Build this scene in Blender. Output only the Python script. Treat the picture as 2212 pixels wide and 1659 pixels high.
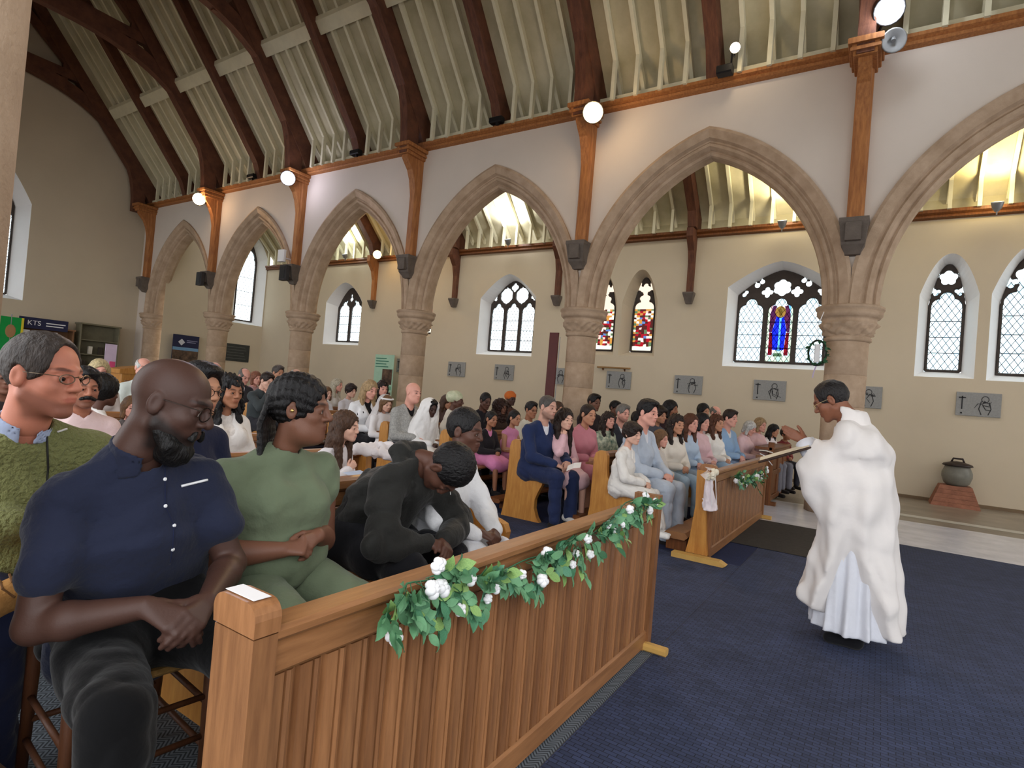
import bpy, math, random
import numpy as np
from mathutils import Matrix, Vector
sc = bpy.context.scene
for o in list(bpy.data.objects): bpy.data.objects.remove(o)
rnd = random.Random(7)
V = lambda *a: np.array(a, float)
# ------------------------------------------------------------------ camera (from vanishing points of the photograph)
IW, IH, FPX = 2212, 1659, 1238.87
CAM = V(0, 0, 1.4)
def _rot(y, p, r):
    cy, sy, cp, sp = math.cos(y), math.sin(y), math.cos(p), math.sin(p)
    f = V(cp*cy, cp*sy, sp); rt = V(sy, -cy, 0); up = np.cross(rt, f)
    c, s = math.cos(r), math.sin(r)
    return np.array([c*rt+s*up, -(-s*rt+c*up), f])
RC = _rot(math.radians(122.94), math.radians(.9526), math.radians(4.8147))
cd = bpy.data.cameras.new('camera'); co = bpy.data.objects.new('camera', cd); sc.collection.objects.link(co)
cd.sensor_width = 36; cd.lens = FPX/IW*36; cd.clip_start = .05; cd.clip_end = 200
mw = Matrix.Identity(4)
for i, ax in enumerate((RC[0], -RC[1], -RC[2])):
    for j in range(3): mw[j][i] = ax[j]
for j in range(3): mw[j][3] = CAM[j]
co.matrix_world = mw; sc.camera = co
def ray(x, y): return RC.T @ V((x-IW/2)/FPX, (y-IH/2)/FPX, 1)
def onx(x, y, X): d = ray(x, y); return CAM+d*(X-CAM[0])/d[0]
def ony(x, y, Y): d = ray(x, y); return CAM+d*(Y-CAM[1])/d[1]
def onz(x, y, Z): d = ray(x, y); return CAM+d*(Z-CAM[2])/d[2]
def atd(x, y, D): return CAM+ray(x, y)*D
# ------------------------------------------------------------------ light: overcast sky, exposure
w = bpy.data.worlds.new('sky'); sc.world = w; w.use_nodes = True
bg = w.node_tree.nodes['Background']; bg.inputs[0].default_value = (.96, .975, 1.0, 1); bg.inputs[1].default_value = 2.2
sc.view_settings.view_transform = 'Standard'; sc.view_settings.look = 'None'
sc.view_settings.exposure = 0.40; sc.view_settings.gamma = 1; sc.view_settings.use_curve_mapping = False
# ------------------------------------------------------------------ materials
def srgb(c): return tuple((x/12.92 if x <= .04045 else ((x+.055)/1.055)**2.4) for x in (v/255 for v in c))
MATS = {}
def mat(key, c, rough=.7, var=.12, scale=6, bump=0, bscale=60, stretch=(1, 1, 1), metal=0, spec=.3, c2=None, emit=None, attr=False, sheen=0, kind='noise', alpha=None, bdist=.02):
    if key in MATS: return MATS[key]
    m = bpy.data.materials.new(key); m.use_nodes = True; nt = m.node_tree; N = nt.nodes; L = nt.links
    b = N['Principled BSDF']; MATS[key] = m
    c = srgb(c); c2 = srgb(c2) if c2 else tuple(x*(1-var*2) for x in c)
    b.inputs['Roughness'].default_value = rough; b.inputs['Metallic'].default_value = metal
    b.inputs['Specular IOR Level'].default_value = spec
    if sheen: b.inputs['Sheen Weight'].default_value = sheen
    tc = N.new('ShaderNodeTexCoord'); mp = N.new('ShaderNodeMapping'); mp.inputs['Scale'].default_value = stretch
    L.new(tc.outputs['Object'], mp.inputs[0])
    if kind == 'wave':
        t = N.new('ShaderNodeTexWave'); t.inputs['Scale'].default_value = scale; t.inputs['Distortion'].default_value = 6; t.inputs['Detail'].default_value = 3
        fac = t.outputs['Fac']
    else:
        t = N.new('ShaderNodeTexNoise'); t.inputs['Scale'].default_value = scale; t.inputs['Detail'].default_value = 5; t.inputs['Roughness'].default_value = .6
        fac = t.outputs['Fac']
    L.new(mp.outputs[0], t.inputs['Vector'])
    mr = N.new('ShaderNodeMapRange'); mr.inputs[1].default_value = .3; mr.inputs[2].default_value = .7; L.new(fac, mr.inputs[0])
    mx = N.new('ShaderNodeMix'); mx.data_type = 'RGBA'; L.new(mr.outputs[0], mx.inputs[0])
    mx.inputs[6].default_value = (*c2, 1); mx.inputs[7].default_value = (*c, 1); out = mx.outputs[2]
    if attr:
        at = N.new('ShaderNodeVertexColor'); at.layer_name = 'Col'
        mm = N.new('ShaderNodeMix'); mm.data_type = 'RGBA'; mm.blend_type = 'MULTIPLY'; mm.inputs[0].default_value = 1
        L.new(out, mm.inputs[6]); L.new(at.outputs[0], mm.inputs[7]); out = mm.outputs[2]
    L.new(out, b.inputs['Base Color'])
    if bump:
        t2 = N.new('ShaderNodeTexNoise'); t2.inputs['Scale'].default_value = bscale; t2.inputs['Detail'].default_value = 4
        L.new(mp.outputs[0], t2.inputs['Vector'])
        bp = N.new('ShaderNodeBump'); bp.inputs['Strength'].default_value = bump; bp.inputs['Distance'].default_value = bdist
        L.new(t2.outputs[0], bp.inputs['Height']); L.new(bp.outputs[0], b.inputs['Normal'])
    if emit:
        b.inputs['Emission Color'].default_value = (*srgb(emit[0]), 1); b.inputs['Emission Strength'].default_value = emit[1]
    if alpha is not None: b.inputs['Alpha'].default_value = alpha
    return m
def fabric(c, bump=.25, rough=.85, scale=26, var=.06): return mat('fabric_%d_%d_%d_%g_%g' % (*c, bump, scale), c, rough, var, 4, bump, scale*.55, spec=.15, sheen=.1, bdist=.04)
def skin(c): return mat('skin_%d_%d_%d' % c, c, .5, .05, 12, .05, 160, attr=True, spec=.35)
def hairm(c): return mat('hair_%d_%d_%d' % c, c, .5, .3, 70, .5, 120, stretch=(1, 1, .35), spec=.3)
def glass(key, c, tl=.35):
    if key in MATS: return MATS[key]
    m = bpy.data.materials.new(key); m.use_nodes = True; nt = m.node_tree; N = nt.nodes; L = nt.links; MATS[key] = m
    N.remove(N['Principled BSDF']); tr = N.new('ShaderNodeBsdfTransparent'); t2 = N.new('ShaderNodeBsdfTranslucent'); mx = N.new('ShaderNodeMixShader')
    cc = (*srgb(c), 1); tr.inputs[0].default_value = cc; t2.inputs[0].default_value = cc; mx.inputs[0].default_value = tl
    L.new(tr.outputs[0], mx.inputs[1]); L.new(t2.outputs[0], mx.inputs[2]); L.new(mx.outputs[0], N['Material Output'].inputs[0])
    return m
WOOD = mat('oak_wood', (152, 106, 68), .38, .16, 5, .05, 40, stretch=(9, 9, .8), spec=.4, c2=(114, 75, 47))
WOODH = mat('oak_wood_horizontal', (158, 110, 70), .38, .16, 5, .05, 40, stretch=(9, .8, 9), spec=.4, c2=(126, 84, 50))
WOODL = mat('light_oak', (196, 140, 68), .4, .12, 5, .04, 40, stretch=(6, 6, .9), spec=.4, c2=(166, 108, 46))
PEWDK = mat('dark_oak', (128, 78, 40), .45, .2, 5, .05, 40, stretch=(9, 9, .8), c2=(92, 52, 26))
TRUSS = mat('truss_timber', (112, 70, 50), .7, .2, 4, .2, 20, stretch=(5, 1, 1), c2=(78, 48, 36))
POST = mat('wall_post_timber', (182, 122, 70), .6, .2, 5, .1, 30, stretch=(6, 6, .7), c2=(140, 88, 50))
RAFT = mat('cream_paint', (226, 220, 192), .7, .06, 4, .05, 30)
BOARD = mat('ceiling_boards', (204, 196, 168), .85, .16, 1.2, .1, 8, c2=(168, 160, 130))
PLAST = mat('nave_plaster', (216, 205, 194), .9, .03, .8, .06, 90)
PLASTC = mat('cream_plaster', (202, 188, 164), .9, .04, .7, .06, 90)
WHITEP = mat('white_reveal', (240, 240, 240), .8, .03, 1, .03, 60)
STONE = mat('sandstone', (192, 168, 144), .9, .16, 4, .25, 70, c2=(164, 140, 116))
STONED = mat('dark_stone', (112, 102, 94), .9, .15, 6, .3, 70)
TRAC = mat('tracery_stone', (74, 66, 62), .85, .12, 8, .2, 60)
BLACK = mat('black_plastic', (26, 26, 28), .5, .1)
WHITE = mat('white_paper', (236, 236, 238), .7, .02)
GREYM = mat('grey_metal', (150, 152, 154), .45, .06, metal=.5)
LEAD = mat('lead_came', (62, 68, 82), .6, .05)
GLASSW = glass('clear_quarry_glass', (236, 248, 250), .2)
GLASSB = glass('pale_blue_glass', (218, 238, 248), .2)
# ------------------------------------------------------------------ objects
COL = sc.collection
def tag(o, label=None, cat=None, group=None, kind=None):
    if label: o['label'] = label
    if cat: o['category'] = cat
    if group: o['group'] = group
    if kind: o['kind'] = kind
    return o
def obj(name, me, m=None, parent=None, loc=None, rz=None, mtx=None):
    o = bpy.data.objects.new(name, me); COL.objects.link(o)
    if parent is not None: o.parent = parent
    if m is not None and me is not None:
        if len(me.materials) == 0: me.materials.append(m)
        elif me.materials[0] is not m: o.material_slots[0].link = 'OBJECT'; o.material_slots[0].material = m
    if mtx is not None: o.matrix_local = mtx
    else:
        if loc is not None: o.location = loc
        if rz is not None: o.rotation_euler[2] = rz
    return o
def empty(name, loc=(0, 0, 0), rz=0, label=None, cat=None, group=None, kind=None):
    return tag(obj(name, None, loc=loc, rz=rz), label, cat, group, kind)
def mesh_np(name, v, q, smooth=True):
    me = bpy.data.meshes.new(name); v = np.asarray(v, np.float32); q = np.asarray(q, np.int32); n = q.shape[1] if len(q) else 4
    me.vertices.add(len(v)); me.vertices.foreach_set('co', v.ravel())
    me.loops.add(q.size); me.loops.foreach_set('vertex_index', q.ravel())
    me.polygons.add(len(q)); me.polygons.foreach_set('loop_start', np.arange(0, q.size, n, dtype=np.int32))
    me.polygons.foreach_set('use_smooth', np.full(len(q), smooth)); me.update(calc_edges=True); me.validate()
    return me
class MB:
    """collects simple solids into one mesh"""
    def __init__(s): s.v = []; s.f = []
    def add(s, v, f):
        n = len(s.v); s.v += [tuple(p) for p in v]; s.f += [tuple(i+n for i in q) for q in f]; return s
    def box(s, a, b):
        (x0, y0, z0), (x1, y1, z1) = a, b
        return s.add([(x0, y0, z0), (x1, y0, z0), (x1, y1, z0), (x0, y1, z0), (x0, y0, z1), (x1, y0, z1), (x1, y1, z1), (x0, y1, z1)],
                     [(3, 2, 1, 0), (4, 5, 6, 7), (0, 1, 5, 4), (1, 2, 6, 5), (2, 3, 7, 6), (3, 0, 4, 7)])
    def bbox(s, a, b, r=.008):
        """box with bevelled vertical+horizontal edges via chamfered prism along longest axis"""
        a = V(*a); b = V(*b); d = b-a; k = int(np.argmax(d)); i, j = [(1, 2), (2, 0), (0, 1)][k]
        r = min(r, d[i]*.45, d[j]*.45)
        pts = [(a[i]+r, a[j]), (b[i]-r, a[j]), (b[i], a[j]+r), (b[i], b[j]-r), (b[i]-r, b[j]), (a[i]+r, b[j]), (a[i], b[j]-r), (a[i], a[j]+r)]
        vs = []
        for t in (a[k], b[k]):
            for p in pts:
                q = [0, 0, 0]; q[k] = t; q[i] = p[0]; q[j] = p[1]; vs.append(q)
        f = [tuple(range(7, -1, -1)), tuple(range(8, 16))]+[(n, (n+1) % 8, (n+1) % 8+8, n+8) for n in range(8)]
        return s.add(vs, f)
    def prism(s, pts, axis, t0, t1):
        """polygon pts in the two other axes (cyclic order) extruded along axis"""
        i, j = [(1, 2), (2, 0), (0, 1)][axis]; n = len(pts); vs = []
        for t in (t0, t1):
            for p in pts:
                q = [0, 0, 0]; q[axis] = t; q[i] = p[0]; q[j] = p[1]; vs.append(q)
        return s.add(vs, [tuple(range(n-1, -1, -1)), tuple(range(n, 2*n))]+[(k, (k+1) % n, (k+1) % n+n, k+n) for k in range(n)])
    def loft(s, rings, closed=True, cap=True):
        n = len(rings[0]); base = len(s.v); vs = [p for r in rings for p in r]; f = []
        for a in range(len(rings)-1):
            for k in range(n if closed else n-1):
                k2 = (k+1) % n; f.append((a*n+k, a*n+k2, (a+1)*n+k2, (a+1)*n+k))
        if cap and closed: f += [tuple(range(n-1, -1, -1)), tuple(range((len(rings)-1)*n, len(rings)*n))]
        return s.add(vs, f)
    def tube(s, path, r, n=8, cap=True):
        path = [V(*p) for p in path]; rs = r if hasattr(r, '__len__') else [r]*len(path); rings = []; u = None
        for i, p in enumerate(path):
            d = path[min(i+1, len(path)-1)]-path[max(i-1, 0)]; d = d/(np.linalg.norm(d)+1e-9)
            if u is None: u = np.cross(d, V(0, 0, 1) if abs(d[2]) < .9 else V(1, 0, 0))
            u = u-d*(u@d); u /= np.linalg.norm(u)+1e-9; w_ = np.cross(d, u)
            rings.append([p+rs[i]*(math.cos(2*math.pi*k/n)*u+math.sin(2*math.pi*k/n)*w_) for k in range(n)])
        return s.loft(rings, True, cap)
    def lathe(s, prof, c=(0, 0, 0), n=24, disp=None):
        rings = []
        for i, (r, z) in enumerate(prof):
            rings.append([(c[0]+(r+(disp(i, k) if disp else 0))*math.cos(2*math.pi*k/n), c[1]+(r+(disp(i, k) if disp else 0))*math.sin(2*math.pi*k/n), c[2]+z) for k in range(n)])
        return s.loft(rings)
    def ball(s, c, r, n=10, m=7):
        r = r if hasattr(r, '__len__') else (r, r, r); rings = []
        for i in range(m+1):
            a = math.pi*(i/m)-math.pi/2; q = max(math.cos(a), .02)
            rings.append([(c[0]+r[0]*q*math.cos(2*math.pi*k/n), c[1]+r[1]*q*math.sin(2*math.pi*k/n), c[2]+r[2]*math.sin(a)) for k in range(n)])
        return s.loft(rings)
    def mesh(s, name, smooth=False):
        me = bpy.data.meshes.new(name); me.from_pydata([tuple(map(float, p)) for p in s.v], [], s.f); me.update()
        if smooth: me.polygons.foreach_set('use_smooth', [True]*len(me.polygons))
        return me
    def build(s, name, m, parent=None, smooth=False, loc=None, rz=None):
        return obj(name, s.mesh(name, smooth), m, parent, loc, rz)
# ------------------------------------------------------------------ signed distance fields -> surface nets
def smin(a, b, k):
    if k <= 0: return np.minimum(a, b)
    h = np.clip(.5+.5*(b-a)/k, 0, 1); return b+(a-b)*h-k*h*(1-h)
class SDF:
    def __init__(s, lo, hi, h):
        s.o = np.asarray(lo, np.float32)-2*h; s.h = h; n = np.ceil((np.asarray(hi)-s.o)/h).astype(int)+3
        s.n = n; s.D = np.full(n, .5, np.float32)
        s.ax = [s.o[i]+h*np.arange(n[i], dtype=np.float32) for i in range(3)]
    def sub(s, lo, hi, m):
        i0 = np.maximum(np.floor((np.asarray(lo)-m-s.o)/s.h).astype(int), 0); i1 = np.minimum(np.ceil((np.asarray(hi)+m-s.o)/s.h).astype(int)+1, s.n)
        if np.any(i1 <= i0): return None
        sl = tuple(slice(a, b) for a, b in zip(i0, i1))
        return sl, s.ax[0][sl[0]][:, None, None], s.ax[1][sl[1]][None, :, None], s.ax[2][sl[2]][None, None, :]
    def _put(s, sl, d, k, op):
        if op == 'u': s.D[sl] = smin(s.D[sl], d, k)
        elif op == 's': s.D[sl] = -smin(-s.D[sl], d, k)
        elif op == 'i': s.D[sl] = -smin(-s.D[sl], -d, k)
    def cap(s, a, b, ra, rb=None, k=.02, lat=None, kl=1, op='u'):
        rb = ra if rb is None else rb; a = np.asarray(a, np.float32); b = np.asarray(b, np.float32); R = max(ra, rb)*max(kl, 1)
        g = s.sub(np.minimum(a, b)-R, np.maximum(a, b)+R, k+3*s.h)
        if g is None: return s
        sl, x, y, z = g; px, py, pz = x-a[0], y-a[1], z-a[2]
        if lat is not None:
            q = (px*lat[0]+py*lat[1]+pz*lat[2])*(1-1/kl); px, py, pz = px-q*lat[0], py-q*lat[1], pz-q*lat[2]
        d = b-a; L2 = float(d@d)+1e-12; t = np.clip((px*d[0]+py*d[1]+pz*d[2])/L2, 0, 1)
        dist = np.sqrt((px-t*d[0])**2+(py-t*d[1])**2+(pz-t*d[2])**2)-(ra+(rb-ra)*t)
        s._put(sl, dist, k, op); return s
    def ell(s, c, r, k=.02, op='u', rot=None):
        c = np.asarray(c, np.float32); r = np.asarray(r, np.float32); R = r.max()
        g = s.sub(c-R, c+R, k+3*s.h)
        if g is None: return s
        sl, x, y, z = g; p = [x-c[0], y-c[1], z-c[2]]
        if rot is not None: p = [rot[0][i]*p[0]+rot[1][i]*p[1]+rot[2][i]*p[2] for i in range(3)]
        k0 = np.sqrt((p[0]/r[0])**2+(p[1]/r[1])**2+(p[2]/r[2])**2); k1 = np.sqrt((p[0]/r[0]**2)**2+(p[1]/r[1]**2)**2+(p[2]/r[2]**2)**2)
        s._put(sl, k0*(k0-1)/(k1+1e-6), k, op); return s
    def plane(s, p, n, op='i', k=0):
        """keep the side with (x-p).n < 0"""
        n = V(*n)/np.linalg.norm(n); x, y, z = s.ax[0][:, None, None], s.ax[1][None, :, None], s.ax[2][None, None, :]
        d = ((x-p[0])*n[0]+(y-p[1])*n[1]+(z-p[2])*n[2]).astype(np.float32); s.D = -smin(-s.D, -d, k); return s
    def func(s, f):
        x, y, z = s.ax[0][:, None, None], s.ax[1][None, :, None], s.ax[2][None, None, :]
        s.D = f(s.D, x, y, z).astype(np.float32); return s
    def nets(s):
        D = s.D; S = D < 0; S8 = S.astype(np.uint8)
        tot = sum(S8[i:D.shape[0]-1+i, j:D.shape[1]-1+j, k:D.shape[2]-1+k] for i in (0, 1) for j in (0, 1) for k in (0, 1))
        act = (tot > 0) & (tot < 8); I, J, K = np.nonzero(act)
        idx = np.full(act.shape, -1, np.int32); idx[I, J, K] = np.arange(len(I))
        C8 = [(i, j, k) for i in (0, 1) for j in (0, 1) for k in (0, 1)]; val = [D[I+i, J+j, K+k] for i, j, k in C8]
        acc = np.zeros((len(I), 3), np.float32); cnt = np.zeros(len(I), np.float32)
        for a in range(8):
            for b in range(a+1, 8):
                if sum(abs(C8[a][m]-C8[b][m]) for m in range(3)) != 1: continue
                cr = (val[a] < 0) != (val[b] < 0); t = np.where(cr, val[a]/(val[a]-val[b]+1e-12), 0)
                for m in range(3): acc[:, m] += np.where(cr, C8[a][m]+t*(C8[b][m]-C8[a][m]), 0)
                cnt += cr
        v = (np.stack([I, J, K], 1)+acc/np.maximum(cnt, 1)[:, None])*s.h+s.o
        Q = []
        for ax in range(3):
            sh = [slice(None)]*3; sh2 = [slice(None)]*3; sh[ax] = slice(0, -1); sh2[ax] = slice(1, None)
            a, b = S[tuple(sh)], S[tuple(sh2)]; cr = a != b
            u, w2 = [(1, 2), (2, 0), (0, 1)][ax]
            sl = [slice(None)]*3; sl[u] = slice(1, -1); sl[w2] = slice(1, -1); P = np.argwhere(cr[tuple(sl)]); 
            if len(P) == 0: continue
            P[:, u] += 1; P[:, w2] += 1; fl = a[tuple(P.T)]
            def cell(du, dw):
                q = P.copy(); q[:, u] += du; q[:, w2] += dw; return idx[tuple(q.T)]
            q = np.stack([cell(-1, -1), cell(0, -1), cell(0, 0), cell(-1, 0)], 1); q[~fl] = q[~fl][:, ::-1]; Q.append(q)
        return v, np.concatenate(Q) if Q else np.zeros((0, 4), int)
    def mesh(s, name): v, q = s.nets(); return mesh_np(name, v, q)
# ================================================================== the setting
YF, YC, YB, YW = 9.8, 10.1, 10.4, 13.94
XW, XAW = -22.5, -21.3
CX = [4.05, -.515, -5.01, -9.41, -13.62, -17.76, -21.9]
MID = [(CX[i]+CX[i+1])/2 for i in range(6)]
SPR, PLT = 3.13, 6.85
RY0, RZ0, RIDY = 9.6, 7.72, 5.2
SL = math.tan(math.radians(51))
RZ = lambda y: RZ0+SL*(RY0-y)
# ---- floor
def tilemat(key, c, c2, sx, sy, mortar, rough=.4, bump=.3, kind='brick', off=.5):
    m = bpy.data.materials.new(key); m.use_nodes = True; nt = m.node_tree; N = nt.nodes; L = nt.links; b = N['Principled BSDF']
    tc = N.new('ShaderNodeTexCoord'); br = N.new('ShaderNodeTexBrick'); L.new(tc.outputs['Object'], br.inputs[0])
    br.inputs['Color1'].default_value = (*srgb(c), 1); br.inputs['Color2'].default_value = (*srgb(c2), 1); br.inputs['Mortar'].default_value = (*srgb(mortar), 1)
    br.inputs['Scale'].default_value = 1; br.inputs['Brick Width'].default_value = sx; br.inputs['Row Height'].default_value = sy; br.inputs['Mortar Size'].default_value = min(sx, sy)*.07; br.offset = off
    no = N.new('ShaderNodeTexNoise'); no.inputs['Scale'].default_value = 3; L.new(tc.outputs['Object'], no.inputs[0])
    mx = N.new('ShaderNodeMix'); mx.data_type = 'RGBA'; mx.blend_type = 'OVERLAY'; mx.inputs[0].default_value = .35; L.new(br.outputs[0], mx.inputs[6]); L.new(no.outputs[0], mx.inputs[7])
    L.new(mx.outputs[2], b.inputs['Base Color']); b.inputs['Roughness'].default_value = rough
    bp = N.new('ShaderNodeBump'); bp.inputs['Strength'].default_value = bump; bp.inputs['Distance'].default_value = .01; bp.invert = True; L.new(br.outputs['Fac'], bp.inputs['Height']); L.new(bp.outputs[0], b.inputs['Normal'])
    return m
floor = tag(MB().box((-30, -6, -.2), (12, 20, 0)).build('floor', mat('polished_floor', (150, 140, 126), .3, .12, 2, c2=(112, 102, 88))), kind='structure')
# blue weave carpet: basket pattern from two brick textures
BLUE = tilemat('blue_weave_carpet', (54, 64, 96), (42, 51, 78), .055, .024, (18, 22, 38), .95, .8)
NAVY = mat('navy_carpet', (34, 44, 80), .95, .15, 30, .4, 120)
def chevron(key, c, c2):
    m = bpy.data.materials.new(key); m.use_nodes = True; nt = m.node_tree; N = nt.nodes; L = nt.links; b = N['Principled BSDF']
    tc = N.new('ShaderNodeTexCoord'); sp = N.new('ShaderNodeSeparateXYZ'); L.new(tc.outputs['Object'], sp.inputs[0])
    def ma(op, a, bb):
        n = N.new('ShaderNodeMath'); n.operation = op
        for i, q in enumerate((a, bb)):
            if isinstance(q, (int, float)): n.inputs[i].default_value = q
            else: L.new(q, n.inputs[i])
        return n.outputs[0]
    tri = ma('PINGPONG', sp.outputs[0], .03); s = ma('ADD', sp.outputs[1], tri); st = ma('PINGPONG', s, .009); f = ma('GREATER_THAN', st, .0042)
    mx = N.new('ShaderNodeMix'); mx.data_type = 'RGBA'; L.new(f, mx.inputs[0]); mx.inputs[6].default_value = (*srgb(c2), 1); mx.inputs[7].default_value = (*srgb(c), 1)
    L.new(mx.outputs[2], b.inputs['Base Color']); b.inputs['Roughness'].default_value = .95
    bp = N.new('ShaderNodeBump'); bp.inputs['Strength'].default_value = .4; bp.inputs['Distance'].default_value = .004; L.new(f, bp.inputs['Height']); L.new(bp.outputs[0], b.inputs['Normal'])
    return m
GREYC = chevron('grey_chevron_carpet', (104, 112, 120), (46, 52, 58))
def flat(name, m, a, b, z, label, cat): return tag(MB().add([(a[0], a[1], z*.5), (b[0], a[1], z*.5), (b[0], b[1], z*.5), (a[0], b[1], z*.5)], [(0, 1, 2, 3)]).build(name, m, floor), label)
flat('carpet', BLUE, (-1.0, 1.88), (7, 8.33), .008, 'blue woven carpet in front of the pews', 'carpet')
flat('carpet', BLUE, (-16, 3.25), (-1.003, 5.62), .008, 'dark navy carpet runner along the centre aisle between the pews', 'carpet')
flat('carpet', GREYC, (-16, -1.5), (-1.003, 3.247), .006, 'grey chevron carpet under the near pews and the wooden chair', 'carpet')
flat('carpet', GREYC, (-1.0, -1.5), (7, 1.877), .006, 'grey chevron carpet showing at the lower end of the flower-decked front pew', 'carpet')
flat('carpet', NAVY, (-16, 5.623), (-1.003, 8.33), .006, 'dark carpet under the pews across the aisle', 'carpet')
flat('doormat', mat('brown_mat', (66, 62, 58), .95, .15, 20, .4, 150), (-1.75, 6.55), (-.12, 8.3), .016, 'dark grey-brown mat before the far front pew', 'mat')
flat('marble_strip', mat('pale_marble', (228, 230, 240), .2, .06, 2.5, spec=.5, c2=(200, 202, 214)), (-2.3, 8.335), (7, 10.48), .006, 'pale marble strip of floor beyond the blue carpet', 'floor strip')
flat('reflection_strip', mat('pale_reflection', (190, 186, 176), .35, .06), (-.6, 11.0), (3.0, 11.28), .005, 'narrow pale strip of reflected window light painted on the aisle floor', 'floor strip')  # pale strip paints window light reflected in the polished floor
tag(MB().box((XAW, YW-.05, 0), (8, YW, .06)).build('baseboard_north', mat('skirting_stone', (120, 100, 76), .7, .1)), kind='structure')
# ---- generic wall with openings. w2(u,z) -> xyz
def arch_z(o, u):
    x0, x1, z0, zs, za, p = o; t = abs((u-(x0+x1)/2)/((x1-x0)/2)); return zs+(za-zs)*(1-min(t, 1)**p)
def outline(o, n=14):
    x0, x1, z0, zs, za, p = o; pts = [(x0, z0), (x0, zs)]
    for i in range(1, n*2): u = x0+(x1-x0)*(.5-.5*math.cos(math.pi*i/(2*n))); pts.append((u, arch_z(o, u)))
    return pts+[(x1, zs), (x1, z0)]
def wall_open(mb, us, z0, z1, ops, w2):
    br = sorted(set([us[0], us[1]]+[u for o in ops for u, _ in outline(o)]))
    for a, b in zip(br[:-1], br[1:]):
        if b-a < 1e-6: continue
        m = (a+b)/2; o = next((q for q in ops if q[0]-1e-6 < m < q[1]+1e-6), None)
        if o is None: mb.add([w2(a, z0), w2(b, z0), w2(b, z1), w2(a, z1)], [(0, 1, 2, 3)])
        else:
            mb.add([w2(a, z0), w2(b, z0), w2(b, o[2]), w2(a, o[2])], [(0, 1, 2, 3)])
            mb.add([w2(a, arch_z(o, a)), w2(b, arch_z(o, b)), w2(b, z1), w2(a, z1)], [(0, 1, 2, 3)])
def inset(o, s, sb=None, st=None): return (o[0]+s, o[1]-s, o[2]+(s if sb is None else sb), o[3]-(0 if st is None else st), o[4]-(s if st is None else st), o[5])
# two-dimensional shapes for tracery (u, v arrays) -> distance
def d_circ(u, v, c, r): return np.hypot(u-c[0], v-c[1])-r
def d_foil(u, v, c, r, n, rot=0, pr=.5):
    d = d_circ(u, v, c, r*.42)
    for i in range(n):
        a = rot+2*math.pi*i/n; d = np.minimum(d, d_circ(u, v, (c[0]+r*.55*math.cos(a), c[1]+r*.55*math.sin(a)), r*pr))
    return d
def d_light(u, v, x0, x1, z0, zs):
    """a cusped light: rectangle with a trefoil head"""
    m = (x0+x1)/2; a = (x1-x0)/2
    d = np.maximum(np.abs(u-m)-a, np.maximum(z0-v, v-zs))
    d = np.minimum(d, d_circ(u, v, (m-a*.42, zs+a*.12), a*.56)); d = np.minimum(d, d_circ(u, v, (m+a*.42, zs+a*.12), a*.56))
    return np.minimum(d, d_circ(u, v, (m, zs+a*.75), a*.46))
def tracery(o, holes, th, h, w3, name='tracery', m=TRAC, parent=None):
    x0, x1, z0, zs, za, p = o
    s = SDF((x0, 0, z0), (x1, th, za), h)
    def f(D, x, y, z):
        u = x+0*z; v = z+0*x; t = np.clip(np.abs((u-(x0+x1)/2)/((x1-x0)/2)), 0, 1.2)
        top = zs+(za-zs)*(1-t**p); d = np.maximum(np.maximum(np.abs(u-(x0+x1)/2)-(x1-x0)/2, z0-v), (v-top)*.8)
        for fn in holes: d = np.maximum(d, -fn(u, v))
        return np.maximum(d, np.abs(y-th/2)-th/2)
    s.func(f); v, q = s.nets(); v = np.array([w3(a, c, b) for a, b, c in v])
    return obj(name, mesh_np(name, v, q), m, parent)
QUAR = {}
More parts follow.
